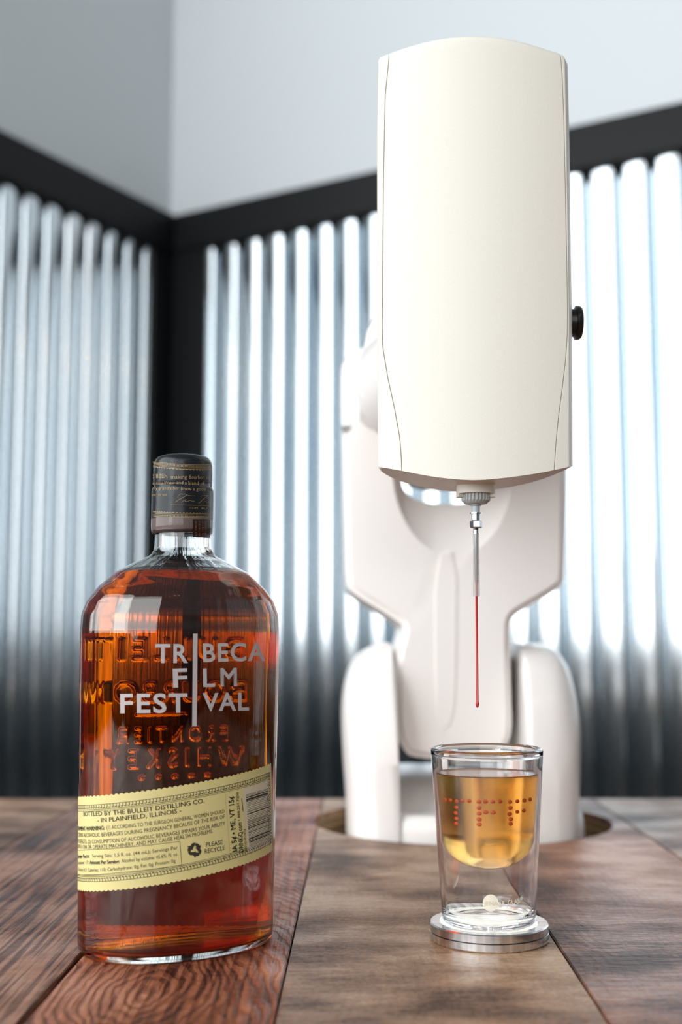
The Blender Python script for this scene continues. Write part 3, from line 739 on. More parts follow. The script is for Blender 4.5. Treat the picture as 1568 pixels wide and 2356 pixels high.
# ------------------------------------------------------------------ the bottle
BX, BY = -.0759, .5738; PHI = math.radians(31.5); RHO = .0335 / .0472; NEX = 2.1
U_ = np.array([math.cos(PHI), math.sin(PHI)]); V_ = np.array([math.sin(PHI), -math.cos(PHI)])     # V_ points out of the near face
sil_rows = [1232, 1262, 1272, 1280, 1290, 1300, 1319, 1353, 1383, 1414, 1450, 1600, 1800, 2000, 2150]
sil_half = [65, 66, 70, 77, 98, 120, 154.5, 192, 215, 226.5, 229, 229, 227.5, 226, 225.5]
sz = [A(400, r, BY)[2] for r in sil_rows]
def rho_n(z):
    t = min(1, max(0, (ZN - z) / (ZN - ZS))); t = math.sin(t * math.pi / 2) ** .55 if t > 0 else 0
    return 1 + (RHO - 1) * t, 2 + (NEX - 2) * t
def unit(n_):                              # silhouette of the unit superellipse of ratio rho
    t = np.linspace(0, 2 * np.pi, 400); c, s = np.cos(t), np.sin(t)
    return np.sign(c) * abs(c) ** (2 / n_), np.sign(s) * abs(s) ** (2 / n_)
def sil_w(rho, n_):
    p, q = unit(n_); return np.max(p * U_[0] + q * rho * V_[0] * -1 * -1)
ZN = A(400, 1275, BY)[2]; ZS = A(400, 1440, BY)[2]
def fit_a(z, hp):                          # semi axis whose picture is 2 * hp pixels wide
    rho, n_ = rho_n(z); t = np.linspace(0, 2 * np.pi, 300); p, q = unit(n_); a = .04
    for _ in range(12):
        X = BX + a * (p * U_[0] + q * rho * V_[0]); Y = BY + a * (p * U_[1] + q * rho * V_[1]); d = Y * C_ + (z - CAM_H) * S_
        px = X / d * F_PX; a *= 2 * hp / (px.max() - px.min())
    return a
sa = [fit_a(z, h_) for z, h_ in zip(sz, sil_half)]
_cache = {}
def section(z):
    # semi axes a, b and exponent of the outer surface at height z
    k = round(z, 6)
    if k in _cache: return _cache[k]
    a = float(np.interp(z, sz[::-1], sa[::-1])); rho, n_ = rho_n(z)
    foot = 1.0
    if z < .007: foot = .955 + .045 * math.sqrt(max(0, 1 - (1 - max(z, 0) / .007) ** 2))
    _cache[k] = (a * foot, a * rho * foot, n_); return _cache[k]
# arclength table of the body section
A0, B0, N0 = section(.08)
tt = np.linspace(-math.pi, math.pi, 4001)
def sec_xy(t, a, b, n_):
    c, s = np.cos(t), np.sin(t); return a * np.sign(c) * np.abs(c) ** (2 / n_), b * np.sign(s) * np.abs(s) ** (2 / n_)
# angle t: 0 at the near face centre, growing to the right
_x, _y = sec_xy(tt + math.pi / 2, A0, B0, N0); _x = -_x
s_tab = np.concatenate([[0], np.cumsum(np.hypot(np.diff(_x), np.diff(_y)))]); s_tab -= np.interp(0, tt, s_tab); PER = s_tab[-1] - s_tab[0]
def bottle_pt(t, z, off=0.0):
    a, b, n_ = section(z)
    def loc(t_): x, y = sec_xy(np.array([t_ + math.pi / 2]), a, b, n_); return np.array([-x[0], y[0]])
    p = loc(t)
    if off:
        q = loc(t + .002) - loc(t - .002); nn = np.array([-q[1], q[0]]); nn /= max(1e-9, np.linalg.norm(nn))
        p = p + nn * off
    w2 = U_ * p[0] + V_ * p[1]; return (BX + w2[0], BY + w2[1], z)
def sz_pt(s, z, off=0.0): return bottle_pt(float(np.interp((s - s_tab[0]) % PER + s_tab[0], s_tab, tt)), z, off)
def px_sz(x, y):                              # first hit of the picture ray with the bottle, as (s, z)
    r = ray(x, y); prev = None
    def gfun(m_):
        p = r * m_ / r[1]; z = p[2] + CAM_H; q = np.array([p[0] - BX, p[1] - BY]); a, b, n_ = section(round(z, 4))
        u, v = q @ U_, q @ V_; return abs(u / a) ** n_ + abs(v / b) ** n_ - 1, u, v, z, a, b, n_
    ms = np.linspace(.50, .62, 121); gs = [gfun(m_)[0] for m_ in ms]
    k = next((i for i, g_ in enumerate(gs) if g_ < 0), None)
    if k is None: k = int(np.argmin(gs)); m_ = ms[k]
    else:
        lo_, hi_ = ms[k - 1], ms[k]
        for _ in range(24):
            m_ = (lo_ + hi_) / 2
            if gfun(m_)[0] > 0: lo_ = m_
            else: hi_ = m_
    _, u, v, z, a, b, n_ = gfun(m_)
    # angle of that point on the section
    tx, ty = -u / a, v / b; t = math.atan2(math.copysign(abs(ty) ** (n_ / 2), ty), math.copysign(abs(tx) ** (n_ / 2), tx)) - math.pi / 2
    t = (t + math.pi) % (2 * math.pi) - math.pi
    return float(np.interp(t, tt, s_tab)), z
bottle = empty('whiskey_bottle', (BX, BY, 0), 'flat amber whiskey bottle with slanted cream label and black sealed cap', 'bottle')

# embossed lettering on the far side, as a height map over (u, z)
EU0, EU1, EZ0, EZ1, ES = -.050, .050, .070, .146, .00030
eh = np.zeros((int((EZ1 - EZ0) / ES), int((EU1 - EU0) / ES)), dtype=np.float32)
def stamp(txt, uc, wid, z0, cap, bold=.0, spacing=1.0, ser=True):
    co, tr = text_tris(txt, bold, 3, spacing); xm, xM = co[:, 0].min(), co[:, 0].max(); H = cap_h()
    X = (uc - wid / 2 + (co[:, 0] - xm) / (xM - xm) * wid - EU0) / ES; Z = (z0 + co[:, 1] / H * cap - EZ0) / ES
    for a, b, c in tr:
        x0, x1 = int(min(X[[a, b, c]])), int(max(X[[a, b, c]])) + 2; y0, y1 = int(min(Z[[a, b, c]])), int(max(Z[[a, b, c]])) + 2
        x0, y0 = max(x0, 0), max(y0, 0); x1, y1 = min(x1, eh.shape[1]), min(y1, eh.shape[0])
        if x1 <= x0 or y1 <= y0: continue
        gx, gy = np.meshgrid(np.arange(x0, x1), np.arange(y0, y1))
        d = lambda i, j: (X[j] - X[i]) * (gy - Z[i]) - (Z[j] - Z[i]) * (gx - X[i])
        s1, s2, s3 = d(a, b), d(b, c), d(c, a); ins = ((s1 >= 0) & (s2 >= 0) & (s3 >= 0)) | ((s1 <= 0) & (s2 <= 0) & (s3 <= 0))
        eh[y0:y1, x0:x1] = np.maximum(eh[y0:y1, x0:x1], ins)
zrow = lambda row: A(400, row, .585)[2]
# (from the far side, looking back at it, u runs the other way: the words read normally from there)
stamp('BULLEIT', -.0055, .053, zrow(1517), zrow(1468) - zrow(1517), .01, 1.45)
stamp('BOURBON', -.006, .054, zrow(1614), zrow(1568) - zrow(1614), .01, 1.3)
stamp('FRONTIER', -.008, .038, zrow(1706), zrow(1671) - zrow(1706), .0, 1.6)
stamp('WHISKEY', -.0087, .047, zrow(1765), zrow(1722) - zrow(1765), .0, 1.6)
for k in range(5):
    uu = -.020 + .0058 * k; gx, gy = np.meshgrid(np.arange(eh.shape[1]), np.arange(eh.shape[0]))
    eh[np.hypot(gx - (uu - EU0) / ES, gy - (zrow(1787) - EZ0) / ES) < .0009 / ES] = 1
uu0, uu1 = int((-.012 - EU0) / ES), int((.006 - EU0) / ES); zz_ = int((zrow(1643) - EZ0) / ES); eh[zz_:zz_ + 3, uu0:uu1] = 1
for _ in range(3):
    eh[1:-1, 1:-1] = (eh[1:-1, 1:-1] * 2 + eh[:-2, 1:-1] + eh[2:, 1:-1] + eh[1:-1, :-2] + eh[1:-1, 2:]) / 6
def eheight(u, z):                                     # bilinear
    x = (u - EU0) / ES; y = (z - EZ0) / ES
    if x < 1 or y < 1 or x > eh.shape[1] - 2 or y > eh.shape[0] - 2: return 0.0
    i, j = int(x), int(y); fx, fy = x - i, y - j
    return float((eh[j, i] * (1 - fx) + eh[j, i + 1] * fx) * (1 - fy) + (eh[j + 1, i] * (1 - fx) + eh[j + 1, i + 1] * fx) * fy)
# angles: coarse over the near face, dense over the far face
tn = np.linspace(-math.pi / 2 * .98, math.pi / 2 * .98, 110)
xs_ = np.linspace(-.985, .985, 300)                    # far face sampled evenly across its width
tf = []
for x in xs_:
    c = abs(x) ** (NEX / 2); tf.append(math.pi - math.copysign(math.asin(c), x))
tf = np.array(tf)                                       # descending x -> we only need sorted angles
tf = np.sort(np.where(tf > math.pi, tf - 2 * math.pi, tf) % (2 * math.pi))
tang = np.array(sorted(list(tn % (2 * math.pi)) + [t for t in tf if math.pi / 2 * .985 < t < math.pi * 1.5 + .01 * math.pi / 2]))
keep = [tang[0]]
for t in tang[1:]:
    if t - keep[-1] > 1e-3: keep.append(t)
tang = np.array(keep)
ZTOP = A(400, 1080, BY)[2]
zrows = np.concatenate([np.linspace(.0, .007, 8), np.linspace(.010, EZ0 - .001, 24), np.arange(EZ0, EZ1, .00036), np.linspace(EZ1 + .001, ZN + .004, 44), np.linspace(ZN + .006, ZTOP, 8)])
def ring_pts(z, off, wob=0.0, emboss=False):
    a, b, n_ = section(z); x, y = sec_xy(tang + math.pi / 2, a, b, n_); x = -x
    x1, y1 = sec_xy(tang + math.pi / 2 + .002, a, b, n_); x0, y0 = sec_xy(tang + math.pi / 2 - .002, a, b, n_)
    nx, ny = -(y1 - y0), -(x1 - x0) * 1.0; nx, ny = (y1 - y0) * -1, -(x1 - x0)
    # outward normal of (-x, y)
    dx, dy = -(x1 - x0), (y1 - y0); nx, ny = -dy, dx; ln = np.hypot(nx, ny) + 1e-12; nx, ny = nx / ln, ny / ln
    flip = (nx * x + ny * y) < 0; nx = np.where(flip, -nx, nx); ny = np.where(flip, -ny, ny)
    o = np.full(len(tang), float(off))
    if emboss:
        for i in range(len(tang)):
            if y[i] < -.0005 and abs(x[i]) < .0497: o[i] += .00075 * eheight(-x[i] * 1.0, z)
    if wob:
        wob *= 1 - .75 * min(1, max(0, (z - ZS) / (ZN - ZS)))
        for i in range(len(tang)):
            t = tang[i]; o[i] += wob * (noise.noise(Vector((math.cos(t) * 9, math.sin(t) * 9, z * 16))) + .5 * noise.noise(Vector((math.cos(t) * 22, math.sin(t) * 22, z * 30 + 7))))
    px = x + nx * o; py = y + ny * o
    return np.stack([BX + U_[0] * px + V_[0] * py, BY + U_[1] * px + V_[1] * py, np.full(len(tang), z)], 1)
nT = len(tang)
def grid_close(rings, cap0=None, cap1=None):
    V = np.concatenate(rings); Fc = []
    for j in range(len(rings) - 1):
        b0 = j * nT; b1 = b0 + nT
        Fc += [(b0 + i, b0 + (i + 1) % nT, b1 + (i + 1) % nT, b1 + i) for i in range(nT)]
    V = list(map(tuple, V))
    if cap0 is not None: V.append(cap0); k = len(V) - 1; Fc += [(k, (i + 1) % nT, i) for i in range(nT)]
    if cap1 is not None: V.append(cap1); k = len(V) - 1; b0 = (len(rings) - 1) * nT; Fc += [(k, b0 + i, b0 + (i + 1) % nT) for i in range(nT)]
    return V, Fc
WALL = .0028
def scaled(ring, k, z): c = np.array([BX, BY, 0]); r = ring.copy(); r[:, 0] = BX + (r[:, 0] - BX) * k; r[:, 1] = BY + (r[:, 1] - BY) * k; r[:, 2] = z; return r
foot0 = ring_pts(0.0, 0)
under = [scaled(foot0, .30, .0007), scaled(foot0, .6, .0006), scaled(foot0, .82, .0004), scaled(foot0, .93, .0001)]
outer_r = under + [ring_pts(z, 0, 0.00006, True) for z in zrows]
zin = np.concatenate([np.linspace(.0056, .145, 92), np.linspace(.147, ZTOP, 50)])
inn = [ring_pts(z, -WALL, .00022) for z in zin]
b0_ = inn[0]; bottom_in = [scaled(b0_, k, z) for k, z in ((.985, .0042), (.95, .0032), (.80, .0027), (.5, .0027), (.25, .0027))]
rings = outer_r + inn[::-1] + bottom_in
V, Fc = grid_close(rings, (BX, BY, .0007), (BX, BY, .0027))
bm = orient(V, Fc, True); link('glass_body', bm_mesh(bm, False), M_glass, bottle, smooth=True)
# the whiskey: a shade larger than the hollow, so it wets the glass
ZFILL = A(416, 1322, BY)[2]
zl2 = [z for z in zin if z < ZFILL - .0006]
liq = [scaled(ring_pts(zl2[0], -WALL + .0003, .00022), k, z - .0003) for k, z in ((.25, .0027), (.5, .0027), (.80, .0027), (.95, .0032), (.985, .0042))] + [ring_pts(z, -WALL + .0003, .00022) for z in zl2]
liq += [ring_pts(ZFILL, -WALL + .0003, .00022), scaled(ring_pts(ZFILL, -WALL, 0), .985, ZFILL - .0004), scaled(ring_pts(ZFILL, -WALL, 0), .5, ZFILL - .0004)]
V, Fc = grid_close(liq, (BX, BY, .0024), (BX, BY, ZFILL - .0004))
link('whiskey', bm_mesh(orient(V, Fc, True), False), M_whiskey, bottle, smooth=60, label='amber whiskey')

# printed lettering on the near face
gp = Geo(); fs = lambda off: (lambda x, y: sz_pt(*px_sz(x, y), off))
def sub_strip(fn, P, nseg):                            # thin quad strip between two polylines of picture points
    (xa_, ya_), (xb_, yb_), (xc_, yc_), (xd_, yd_) = P; V = []; Fq = []
    for i in range(nseg + 1):
        t = i / nseg; V.append(fn(xa_ + (xb_ - xa_) * t, ya_ + (yb_ - ya_) * t)); V.append(fn(xd_ + (xc_ - xd_) * t, yd_ + (yc_ - yd_) * t))
    for i in range(nseg): Fq.append((2 * i, 2 * i + 2, 2 * i + 3, 2 * i + 1))
    return V, Fq
ff = fs(.00016)
for txt, x0, y0, x1, y1, cp in (('TR', 357, 1524, 432, 1524, 41), ('BECA', 467, 1522, 609, 1519, 40), ('F', 398, 1581, 431, 1580, 41), ('L', 467, 1579.5, 494, 1579, 40), ('M', 507, 1578.5, 545, 1577.5, 40),
                                ('FEST', 277, 1640, 431, 1638.5, 42), ('VAL', 466, 1635, 572, 1633.5, 39)):
    gp.add(*map_text(ff, txt, x0, y0, x1, y1, cp, .022, 4, 1.14))
gp.add(*sub_strip(ff, [(443.5, 1458), (441.5, 1671), (452, 1671), (454, 1458)], 40))
gp.link('printed_lettering', M_print, bottle, label='silver printed lettering')

# label: a slanted band, laid out in its own coordinates (L along, M across)
tl = [px_sz(x, y) for x, y in ((230, 1830), (330, 1820), (430, 1804), (530, 1784), (600, 1769))]
bl_ = [px_sz(x, y) for x, y in ((230, 2050), (330, 2043), (430, 2023), (530, 1995), (600, 1972))]
kt = np.polyfit([p[0] for p in tl], [p[1] for p in tl], 1); kb = np.polyfit([p[0] for p in bl_], [p[1] for p in bl_], 1)
slope = (kt[0] + kb[0]) / 2; AL = math.atan(slope); e1 = np.array([math.cos(AL), math.sin(AL)]); e2 = np.array([-math.sin(AL), math.cos(AL)])
Rr = np.array(px_sz(622, 1870)); O_ = Rr
def to_lm(s, z): d = np.array([s, z]) - O_; return d @ e1, d @ e2
def from_lm(l, m_, off): q = O_ + e1 * l + e2 * m_; return sz_pt(q[0], max(.0015, q[1]), off)
Mt = np.mean([to_lm(*p)[1] for p in tl]); Mb = np.mean([to_lm(*p)[1] for p in bl_])
Lend = 0.0018; Lbeg = -.215
print('LABEL', Mt, Mb, slope, 'bottle', A0, B0, 'fit', [round(to_lm(*p)[1] - Mt, 4) for p in tl], [round(to_lm(*p)[1] - Mb, 4) for p in bl_])
gl = Geo(); nL_ = 640; V = []; sc_n = .00238
for i in range(nL_ + 1):
    l = Lbeg + (Lend - Lbeg) * i / nL_; w_ = .00030 * abs(math.sin(math.pi * l / sc_n)) * 2 - .0003
    lo_m = Mb - w_ - .015 * min(1, max(0, (-.138 - l) / .004))
    for j in range(9): m_ = lo_m + (Mt + w_ - lo_m) * j / 8; V.append(from_lm(l, m_, .00010))
gl.add(V, [(i * 9 + j, (i + 1) * 9 + j, (i + 1) * 9 + j + 1, i * 9 + j + 1) for i in range(nL_) for j in range(8)])
label = gl.link('label', M_label, bottle, 'cream paper label with scalloped edges', smooth=True)
def lm_rect(g_, l0, l1, m0, m1, off, nseg=None):
    nseg = nseg or max(1, int(abs(l1 - l0) / .0015)); V = []
    for i in range(nseg + 1):
        l = l0 + (l1 - l0) * i / nseg; V += [from_lm(l, m0, off), from_lm(l, m1, off)]
    g_.add(V, [(2 * i, 2 * i + 2, 2 * i + 3, 2 * i + 1) for i in range(nseg)])
gi = Geo(); OI = .00022
Hh = Mt - Mb
lb0 = -.200; lb1 = Lend - .0014
def mfrac(f_): return Mt - Hh * f_
# ornamental border: two rules with a row of small hooks between, along top, bottom and right end
def border(m_hi, m_lo, flip):
    lm_rect(gi, lb0, lb1, m_hi - .00022, m_hi, OI); lm_rect(gi, lb0, lb1, m_lo, m_lo + .00022, OI)
    st = .00150; l = lb1 - .0012; hgt = (m_hi - m_lo)
    while l > -.135:
        a_, b_ = (m_hi - .0003, m_lo + .0006) if flip else (m_lo + .0003, m_hi - .0006)
        lm_rect(gi, l, l + .00028, min(a_, b_), max(a_, b_), OI, 1)
        lm_rect(gi, l - .0005, l, min(b_, (a_ + b_ * 3) / 4), max(b_, (a_ + b_ * 3) / 4), OI, 1)
        lm_rect(gi, l - .0007, l - .0005, min((a_ * 2 + b_ * 3) / 5, b_), max((a_ * 2 + b_ * 3) / 5, b_), OI, 1)
        l -= st
bt = .0023
border(mfrac(.090), mfrac(.090) - bt, True); border(mfrac(.905) + bt, mfrac(.905), False)
lm_rect(gi, -.2, lb1 - .0028, mfrac(.090) - bt - .0006, mfrac(.090) - bt - .00045, OI); lm_rect(gi, -.2, lb1 - .0028, mfrac(.905) + bt + .0004, mfrac(.905) + bt + .00055, OI)
for l in (lb1 - .0002, lb1 - .0022): lm_rect(gi, l, l + .0002, mfrac(.905), mfrac(.09), OI, 1)
m_ = mfrac(.90)
while m_ < mfrac(.10): lm_rect(gi, lb1 - .0016, lb1 - .0008, m_, m_ + .0006, OI, 1); m_ += .0014
def ltext(g_, txt, x0, y0, x1, y1, cap, bold=0, hidden='', spacing=1.0, off=OI):
    """text between two picture positions of its baseline; hidden is the run that continues round the bottle to the left"""
    l0, m0 = to_lm(*px_sz(x0, y0)); l1, m1 = to_lm(*px_sz(x1, y1))
    a_ = np.array([l0, m0]); d = np.array([l1 - l0, m1 - m0]); Lp = np.linalg.norm(d); d /= Lp; nn = np.array([-d[1], d[0]])
    xm_, ym_ = (x0 + x1) / 2, (y0 + y1) / 2; c0 = np.array(to_lm(*px_sz(xm_, ym_))); c1 = np.array(to_lm(*px_sz(xm_, ym_ - cap))); ch_ = abs((c1 - c0) @ nn)
    co, tr = text_tris(hidden + txt, bold, 2, spacing); cv, _ = text_tris(txt, bold, 2, spacing); wv = cv[:, 0].max() - cv[:, 0].min(); xM = co[:, 0].max(); H = cap_h()
    V = []
    for c in co:
        q = a_ + d * (Lp + (c[0] - xM) / wv * Lp) + nn * (c[1] / H * ch_); V.append(from_lm(q[0], q[1], off))
    g_.add(V, tr)
def X4(x, y): return 170 + x / 5.807, 1820 + y / 5.807
def X5(x, y): return 420 + x / 7.127, 1760 + y / 7.127
def lt4(txt, xa_, ya_, xb_, yb_, cap, **k): ltext(gi, txt, *X4(xa_, ya_), *X4(xb_, yb_), cap / 5.807, **k)
def lt5(txt, xa_, ya_, xb_, yb_, cap, **k): ltext(gi, txt, *X5(xa_, ya_), *X5(xb_, yb_), cap / 7.127, **k)
ltext(gi, 'BOTTLED BY THE BULLEIT DISTILLING CO.', *X4(133, 335), *X5(352, 618), 60 / 5.807, bold=.012)
lt4('- IN PLAINFIELD, ILLINOIS -', 320, 420, 1435, 285, 60, bold=.010)
ltext(gi, 'ERNMENT WARNING:', *X4(62, 522), *X4(418, 515), 52 / 5.807, bold=.03, hidden='GOV')
ltext(gi, '(1) ACCORDING TO THE SURGEON GENERAL, WOMEN SHOULD', *X4(440, 512), *X5(682, 783), 50 / 5.807)
ltext(gi, 'T DRINK ALCOHOLIC BEVERAGES DURING PREGNANCY BECAUSE OF THE RISK OF', *X4(62, 605), *X5(686, 872), 52 / 5.807, hidden='NO')
ltext(gi, 'TH DEFECTS. (2) CONSUMPTION OF ALCOHOLIC BEVERAGES IMPAIRS YOUR ABILITY', *X4(62, 690), *X5(692, 985), 52 / 5.807, hidden='BIR')
ltext(gi, 'DRIVE A CAR OR OPERATE MACHINERY, AND MAY CAUSE HEALTH PROBLEMS.', *X4(62, 762), *X5(492, 1110), 52 / 5.807, hidden='TO ')
ltext(gi, 'erving Facts:', *X4(66, 895), *X4(215, 888), 45 / 5.807, bold=.03, hidden='S')
lt4('Serving Size: 1.5 fl. oz. (44 mL); Servings Per', 250, 888, 1385, 775, 46)
ltext(gi, 'ontainer: 17;', *X4(66, 978), *X4(205, 972), 45 / 5.807, hidden='C')
lt4('Amount Per Serving:', 216, 975, 612, 962, 48, bold=.03)
lt4('Alcohol by volume: 45.6%; Fl. oz.', 640, 955, 1390, 862, 48)
ltext(gi, 'f alcohol: 0.7; Calories: 110; Carbohydrate: 0g; Fat: 0g; Protein: 0g', *X4(66, 1065), *X4(1355, 950), 46 / 5.807, hidden='o')
# panel rules
def lline(P, wpx, g_=gi, nseg=24, off=OI):
    (xa_, ya_), (xb_, yb_) = P; V = []
    for i in range(nseg + 1):
        t = i / nseg; x, y = xa_ + (xb_ - xa_) * t, ya_ + (yb_ - ya_) * t; dx, dy = xb_ - xa_, yb_ - ya_; ln = math.hypot(dx, dy); ox, oy = -dy / ln * wpx / 2, dx / ln * wpx / 2
        for q in (-1, 1): s_, z_ = px_sz(x + ox * q, y + oy * q); V.append(sz_pt(s_, z_, off))
    g_.add(V, [(2 * i, 2 * i + 2, 2 * i + 3, 2 * i + 1) for i in range(nseg)])
lline([X4(60, 790), X4(500, 770)], 1.0); lline([X4(500, 770), X4(1000, 722)], 1.0); lline([X4(1000, 722), X4(1412, 672)], 1.0)
lline([X4(1412, 672), X4(1438, 990)], 1.0); lline([X4(1438, 990), X4(900, 1062)], 1.0); lline([X4(900, 1062), X4(300, 1118)], 1.0); lline([X4(300, 1118), X4(60, 1122)], 1.0)
lt5('PLEASE', 378, 1342, 655, 1298, 70, bold=.008); lt5('RECYCLE', 360, 1450, 685, 1390, 70, bold=.008)
# upright runs by the bar code: text turned a quarter
def vtext(txt, x0, y0, x1, y1, cap, bold=0):          # baseline from lower point to upper point; caps point left
    l0, m0 = to_lm(*px_sz(*X5(x0, y0))); l1, m1 = to_lm(*px_sz(*X5(x1, y1))); a_ = np.array([l0, m0]); d = np.array([l1 - l0, m1 - m0]); Lp = np.linalg.norm(d); d /= Lp; nn = np.array([-d[1], d[0]])
    q0 = np.array(to_lm(*px_sz(*X5((x0 + x1) / 2, (y0 + y1) / 2)))); q1 = np.array(to_lm(*px_sz(*X5((x0 + x1) / 2 - cap, (y0 + y1) / 2)))); ch_ = np.linalg.norm(q1 - q0)
    co, tr = text_tris(txt, bold, 2); xm, xM = co[:, 0].min(), co[:, 0].max(); H = cap_h()
    gi.add([from_lm(*(a_ + d * (c[0] - xm) / (xM - xm) * Lp + nn * c[1] / H * ch_), OI) for c in co], tr)
vtext('IA 5\u00a2 \u2022 ME, VT 15\u00a2', 888, 1408, 826, 505, 78, .025); vtext('DRINKiQ.com', 992, 1420, 962, 930, 70, .02); vtext('1.888.251.7200', 940, 905, 910, 440, 38, .01)
vtext('0031054359424', 1048, 1405, 1028, 1045, 34)
lline([X5(985, 760), X5(962, 548)], 1.6, nseg=6)
for k in range(46):
    t = k / 45; x, y = X5(692 + 80 * t, 465 + 1005 * t); lline([(x - .55, y), (x + .55, y + .1)], .8, nseg=1)
# bar code on a paler patch
gw = Geo()
P = [X5(978, 385), X5(1058, 1438), X5(1452, 1290), X5(1418, 245)]
Vw = []
for i in range(13):
    for j in range(9):
        t, q = i / 12, j / 8; a_ = np.array(P[0]) * (1 - q) + np.array(P[1]) * q; b_ = np.array(P[3]) * (1 - q) + np.array(P[2]) * q; pp = a_ * (1 - t) + b_ * t; Vw.append(fs(.00018)(*pp))
gw.add(Vw, [(i * 9 + j, (i + 1) * 9 + j, (i + 1) * 9 + j + 1, i * 9 + j + 1) for i in range(12) for j in range(8)])
random.seed(9); f0 = 0.0
bars = [(0, 1), (3, 1), (6, 3), (11, 5), (17, 2), (22, 1), (26, 1), (30, 1), (35, 1), (40, 1), (44, 1), (46, 1), (50, 3), (57, 1), (61, 1), (65, 1), (69, 1), (71, 1), (73, 1), (75, 1), (78, 2), (83, 2), (87, 3), (92, 1), (96, 1), (99, 2), (104, 1), (108, 1), (112, 1), (115, 4), (121, 2), (124, 3), (129, 1), (132, 1), (135, 1)]
for b0, bw in bars:
    q = b0 / 136; q2 = (b0 + bw) / 136
    l_ = lambda f_: (X5(1030 + 58 * f_, 490 + 845 * f_), X5(1388 + 30 * f_ * 1.0, 382 + 800 * f_ + 15 * f_))
    (xa_, ya_), (xb_, yb_) = l_(q); (xd_, yd_), (xc_, yc_) = l_(q2)
    gi.add(*sub_strip(fs(OI), [(xa_, ya_), (xb_, yb_), (xc_, yc_), (xd_, yd_)], 6))
vtext('82000 76085', 1432, 1112, 1410, 480, 34); vtext('0', 1440, 1290, 1436, 1258, 24); vtext('2', 1408, 328, 1404, 300, 24)
# recycling mark: three bent arrows
cxr, cyr = X5(192, 1390)
def rot(p, a): return (p[0] * math.cos(a) - p[1] * math.sin(a), p[0] * math.sin(a) + p[1] * math.cos(a))
for k in range(3):
    a = k * 2 * math.pi / 3
    for poly in ([(-11.5, -6), (-6.5, -15.5), (-2.5, -17.5), (3.5, -17.5), (-3.5, -5.2), (-5.2, -2.2)], [(4.8, -16.8), (9, -15), (11.8, -10.2), (15.2, -12.0), (12, -1.0), (1.0, -4.2), (4.4, -6.2), (0.6, -12.5)]):
        Q = [rot((x * .98, y * .98 + 1), a) for x, y in poly]; cq = np.mean(Q, axis=0)
        V = [fs(OI)(cxr + cq[0], cyr + cq[1])] + [fs(OI)(cxr + x, cyr + y) for x, y in Q]; gi.add(V, [(0, 1 + i, 1 + (i + 1) % len(Q)) for i in range(len(Q))])
gw.link('barcode_panel', M_label2, label, 'paler panel under the bar code', smooth=True)
gi.link('label_print', M_ink, label, 'dark printed text, border and bar code')

# capsule over the neck
NXc, NYc = BX - .0006, BY
def cap_lathe(name, rows, m, parent=bottle, n=72, label=None, smooth=40, closed=True):
    V, Fc = [], []
    for row, hp in rows:
        z = A(418, row, NYc)[2]; r = half(hp, NYc, z)
        for i in range(n): t = 2 * math.pi * i / n; V.append((NXc + r * math.cos(t), NYc + r * math.sin(t), z))
    for j in range(len(rows) - 1):
        for i in range(n): k = (i + 1) % n; Fc.append((j * n + i, j * n + k, (j + 1) * n + k, (j + 1) * n + i))
    if closed: Fc.append(tuple(range(n))[::-1]); Fc.append(tuple((len(rows) - 1) * n + i for i in range(n)))
    bm = bmesh.new(); bm.from_mesh(mesh(V, Fc)); return recentre(link(name, bm_mesh(bm), m, parent, smooth=smooth, label=label))
caprows = [(1049.5, 30), (1050.5, 48), (1054, 58), (1060, 63.5), (1067, 66), (1075, 67), (1095, 67.3), (1112, 67.3), (1117, 66.6), (1120, 65.8), (1123, 67.2), (1127, 69.6), (1134, 70.8), (1150, 70.8), (1195.5, 70.8)]
capsule = cap_lathe('capsule', caprows + [(1195.6, 67)], M_caps, label='black foil capsule')
def film(name, rows, th_px, m, label=None):
    outer_ = rows; inner_ = [(r, h_ - th_px) for r, h_ in rows[::-1]]
    V, Fc = [], []; allr = outer_ + inner_; n = 72
    for row, hp in allr:
        z = A(418, row, NYc)[2]; r = half(hp, NYc, z)
        for i in range(n): t = 2 * math.pi * i / n; V.append((NXc + r * math.cos(t), NYc + r * math.sin(t), z))
    R_n = len(allr)
    for j in range(R_n):
        for i in range(n): k = (i + 1) % n; j2 = (j + 1) % R_n; Fc.append((j * n + i, j * n + k, j2 * n + k, j2 * n + i))
    bm = bmesh.new(); bm.from_mesh(mesh(V, Fc)); return recentre(link(name, bm_mesh(bm), m, bottle, smooth=40, label=label))
film('film_sleeve', [(1195.5, 71), (1215, 71.2), (1221, 70.5), (1224, 69)], 1.2, M_film, 'clear brownish shrink film below the capsule')
film('neck_ring', [(1220.5, 69.8), (1223, 70.2), (1227, 69.2), (1229.5, 66.3)], 2.6, mat('brown_film_edge', (.05, .03, .026), .25))
cap_lathe('cork', [(1098, 52), (1215, 50), (1217, 48)], M_cork)
# gold print on the capsule
def cap_pt(x, y, off):
    """picture position -> on the capsule surface"""
    r = ray(x, y); rf = lambda z: half(float(np.interp(1.0, [0, 1], [0, 1])) * float(np.interp(z, CZ[::-1], CH[::-1])), NYc, z)
    lo_, hi_ = .52, NYc
    for _ in range(32):
        m_ = (lo_ + hi_) / 2; p = r * m_ / r[1] + np.array([0, 0, CAM_H]); d = math.hypot(p[0] - NXc, p[1] - NYc)
        if d > rf(p[2]) + off: lo_ = m_
        else: hi_ = m_
    return tuple(p)
CR = caprows + [(1215, 71.4), (1222, 71), (1226, 69.5), (1229, 66.8), (1240, 66.6)]
CZ = [A(418, r_, NYc)[2] for r_, _ in CR]; CH = [h_ for _, h_ in CR]
X7 = lambda x, y: (340 + x / 9.8, 1040 + y / 9.8)
gg = Geo(); fcp = lambda x, y: cap_pt(x, y, .00012)
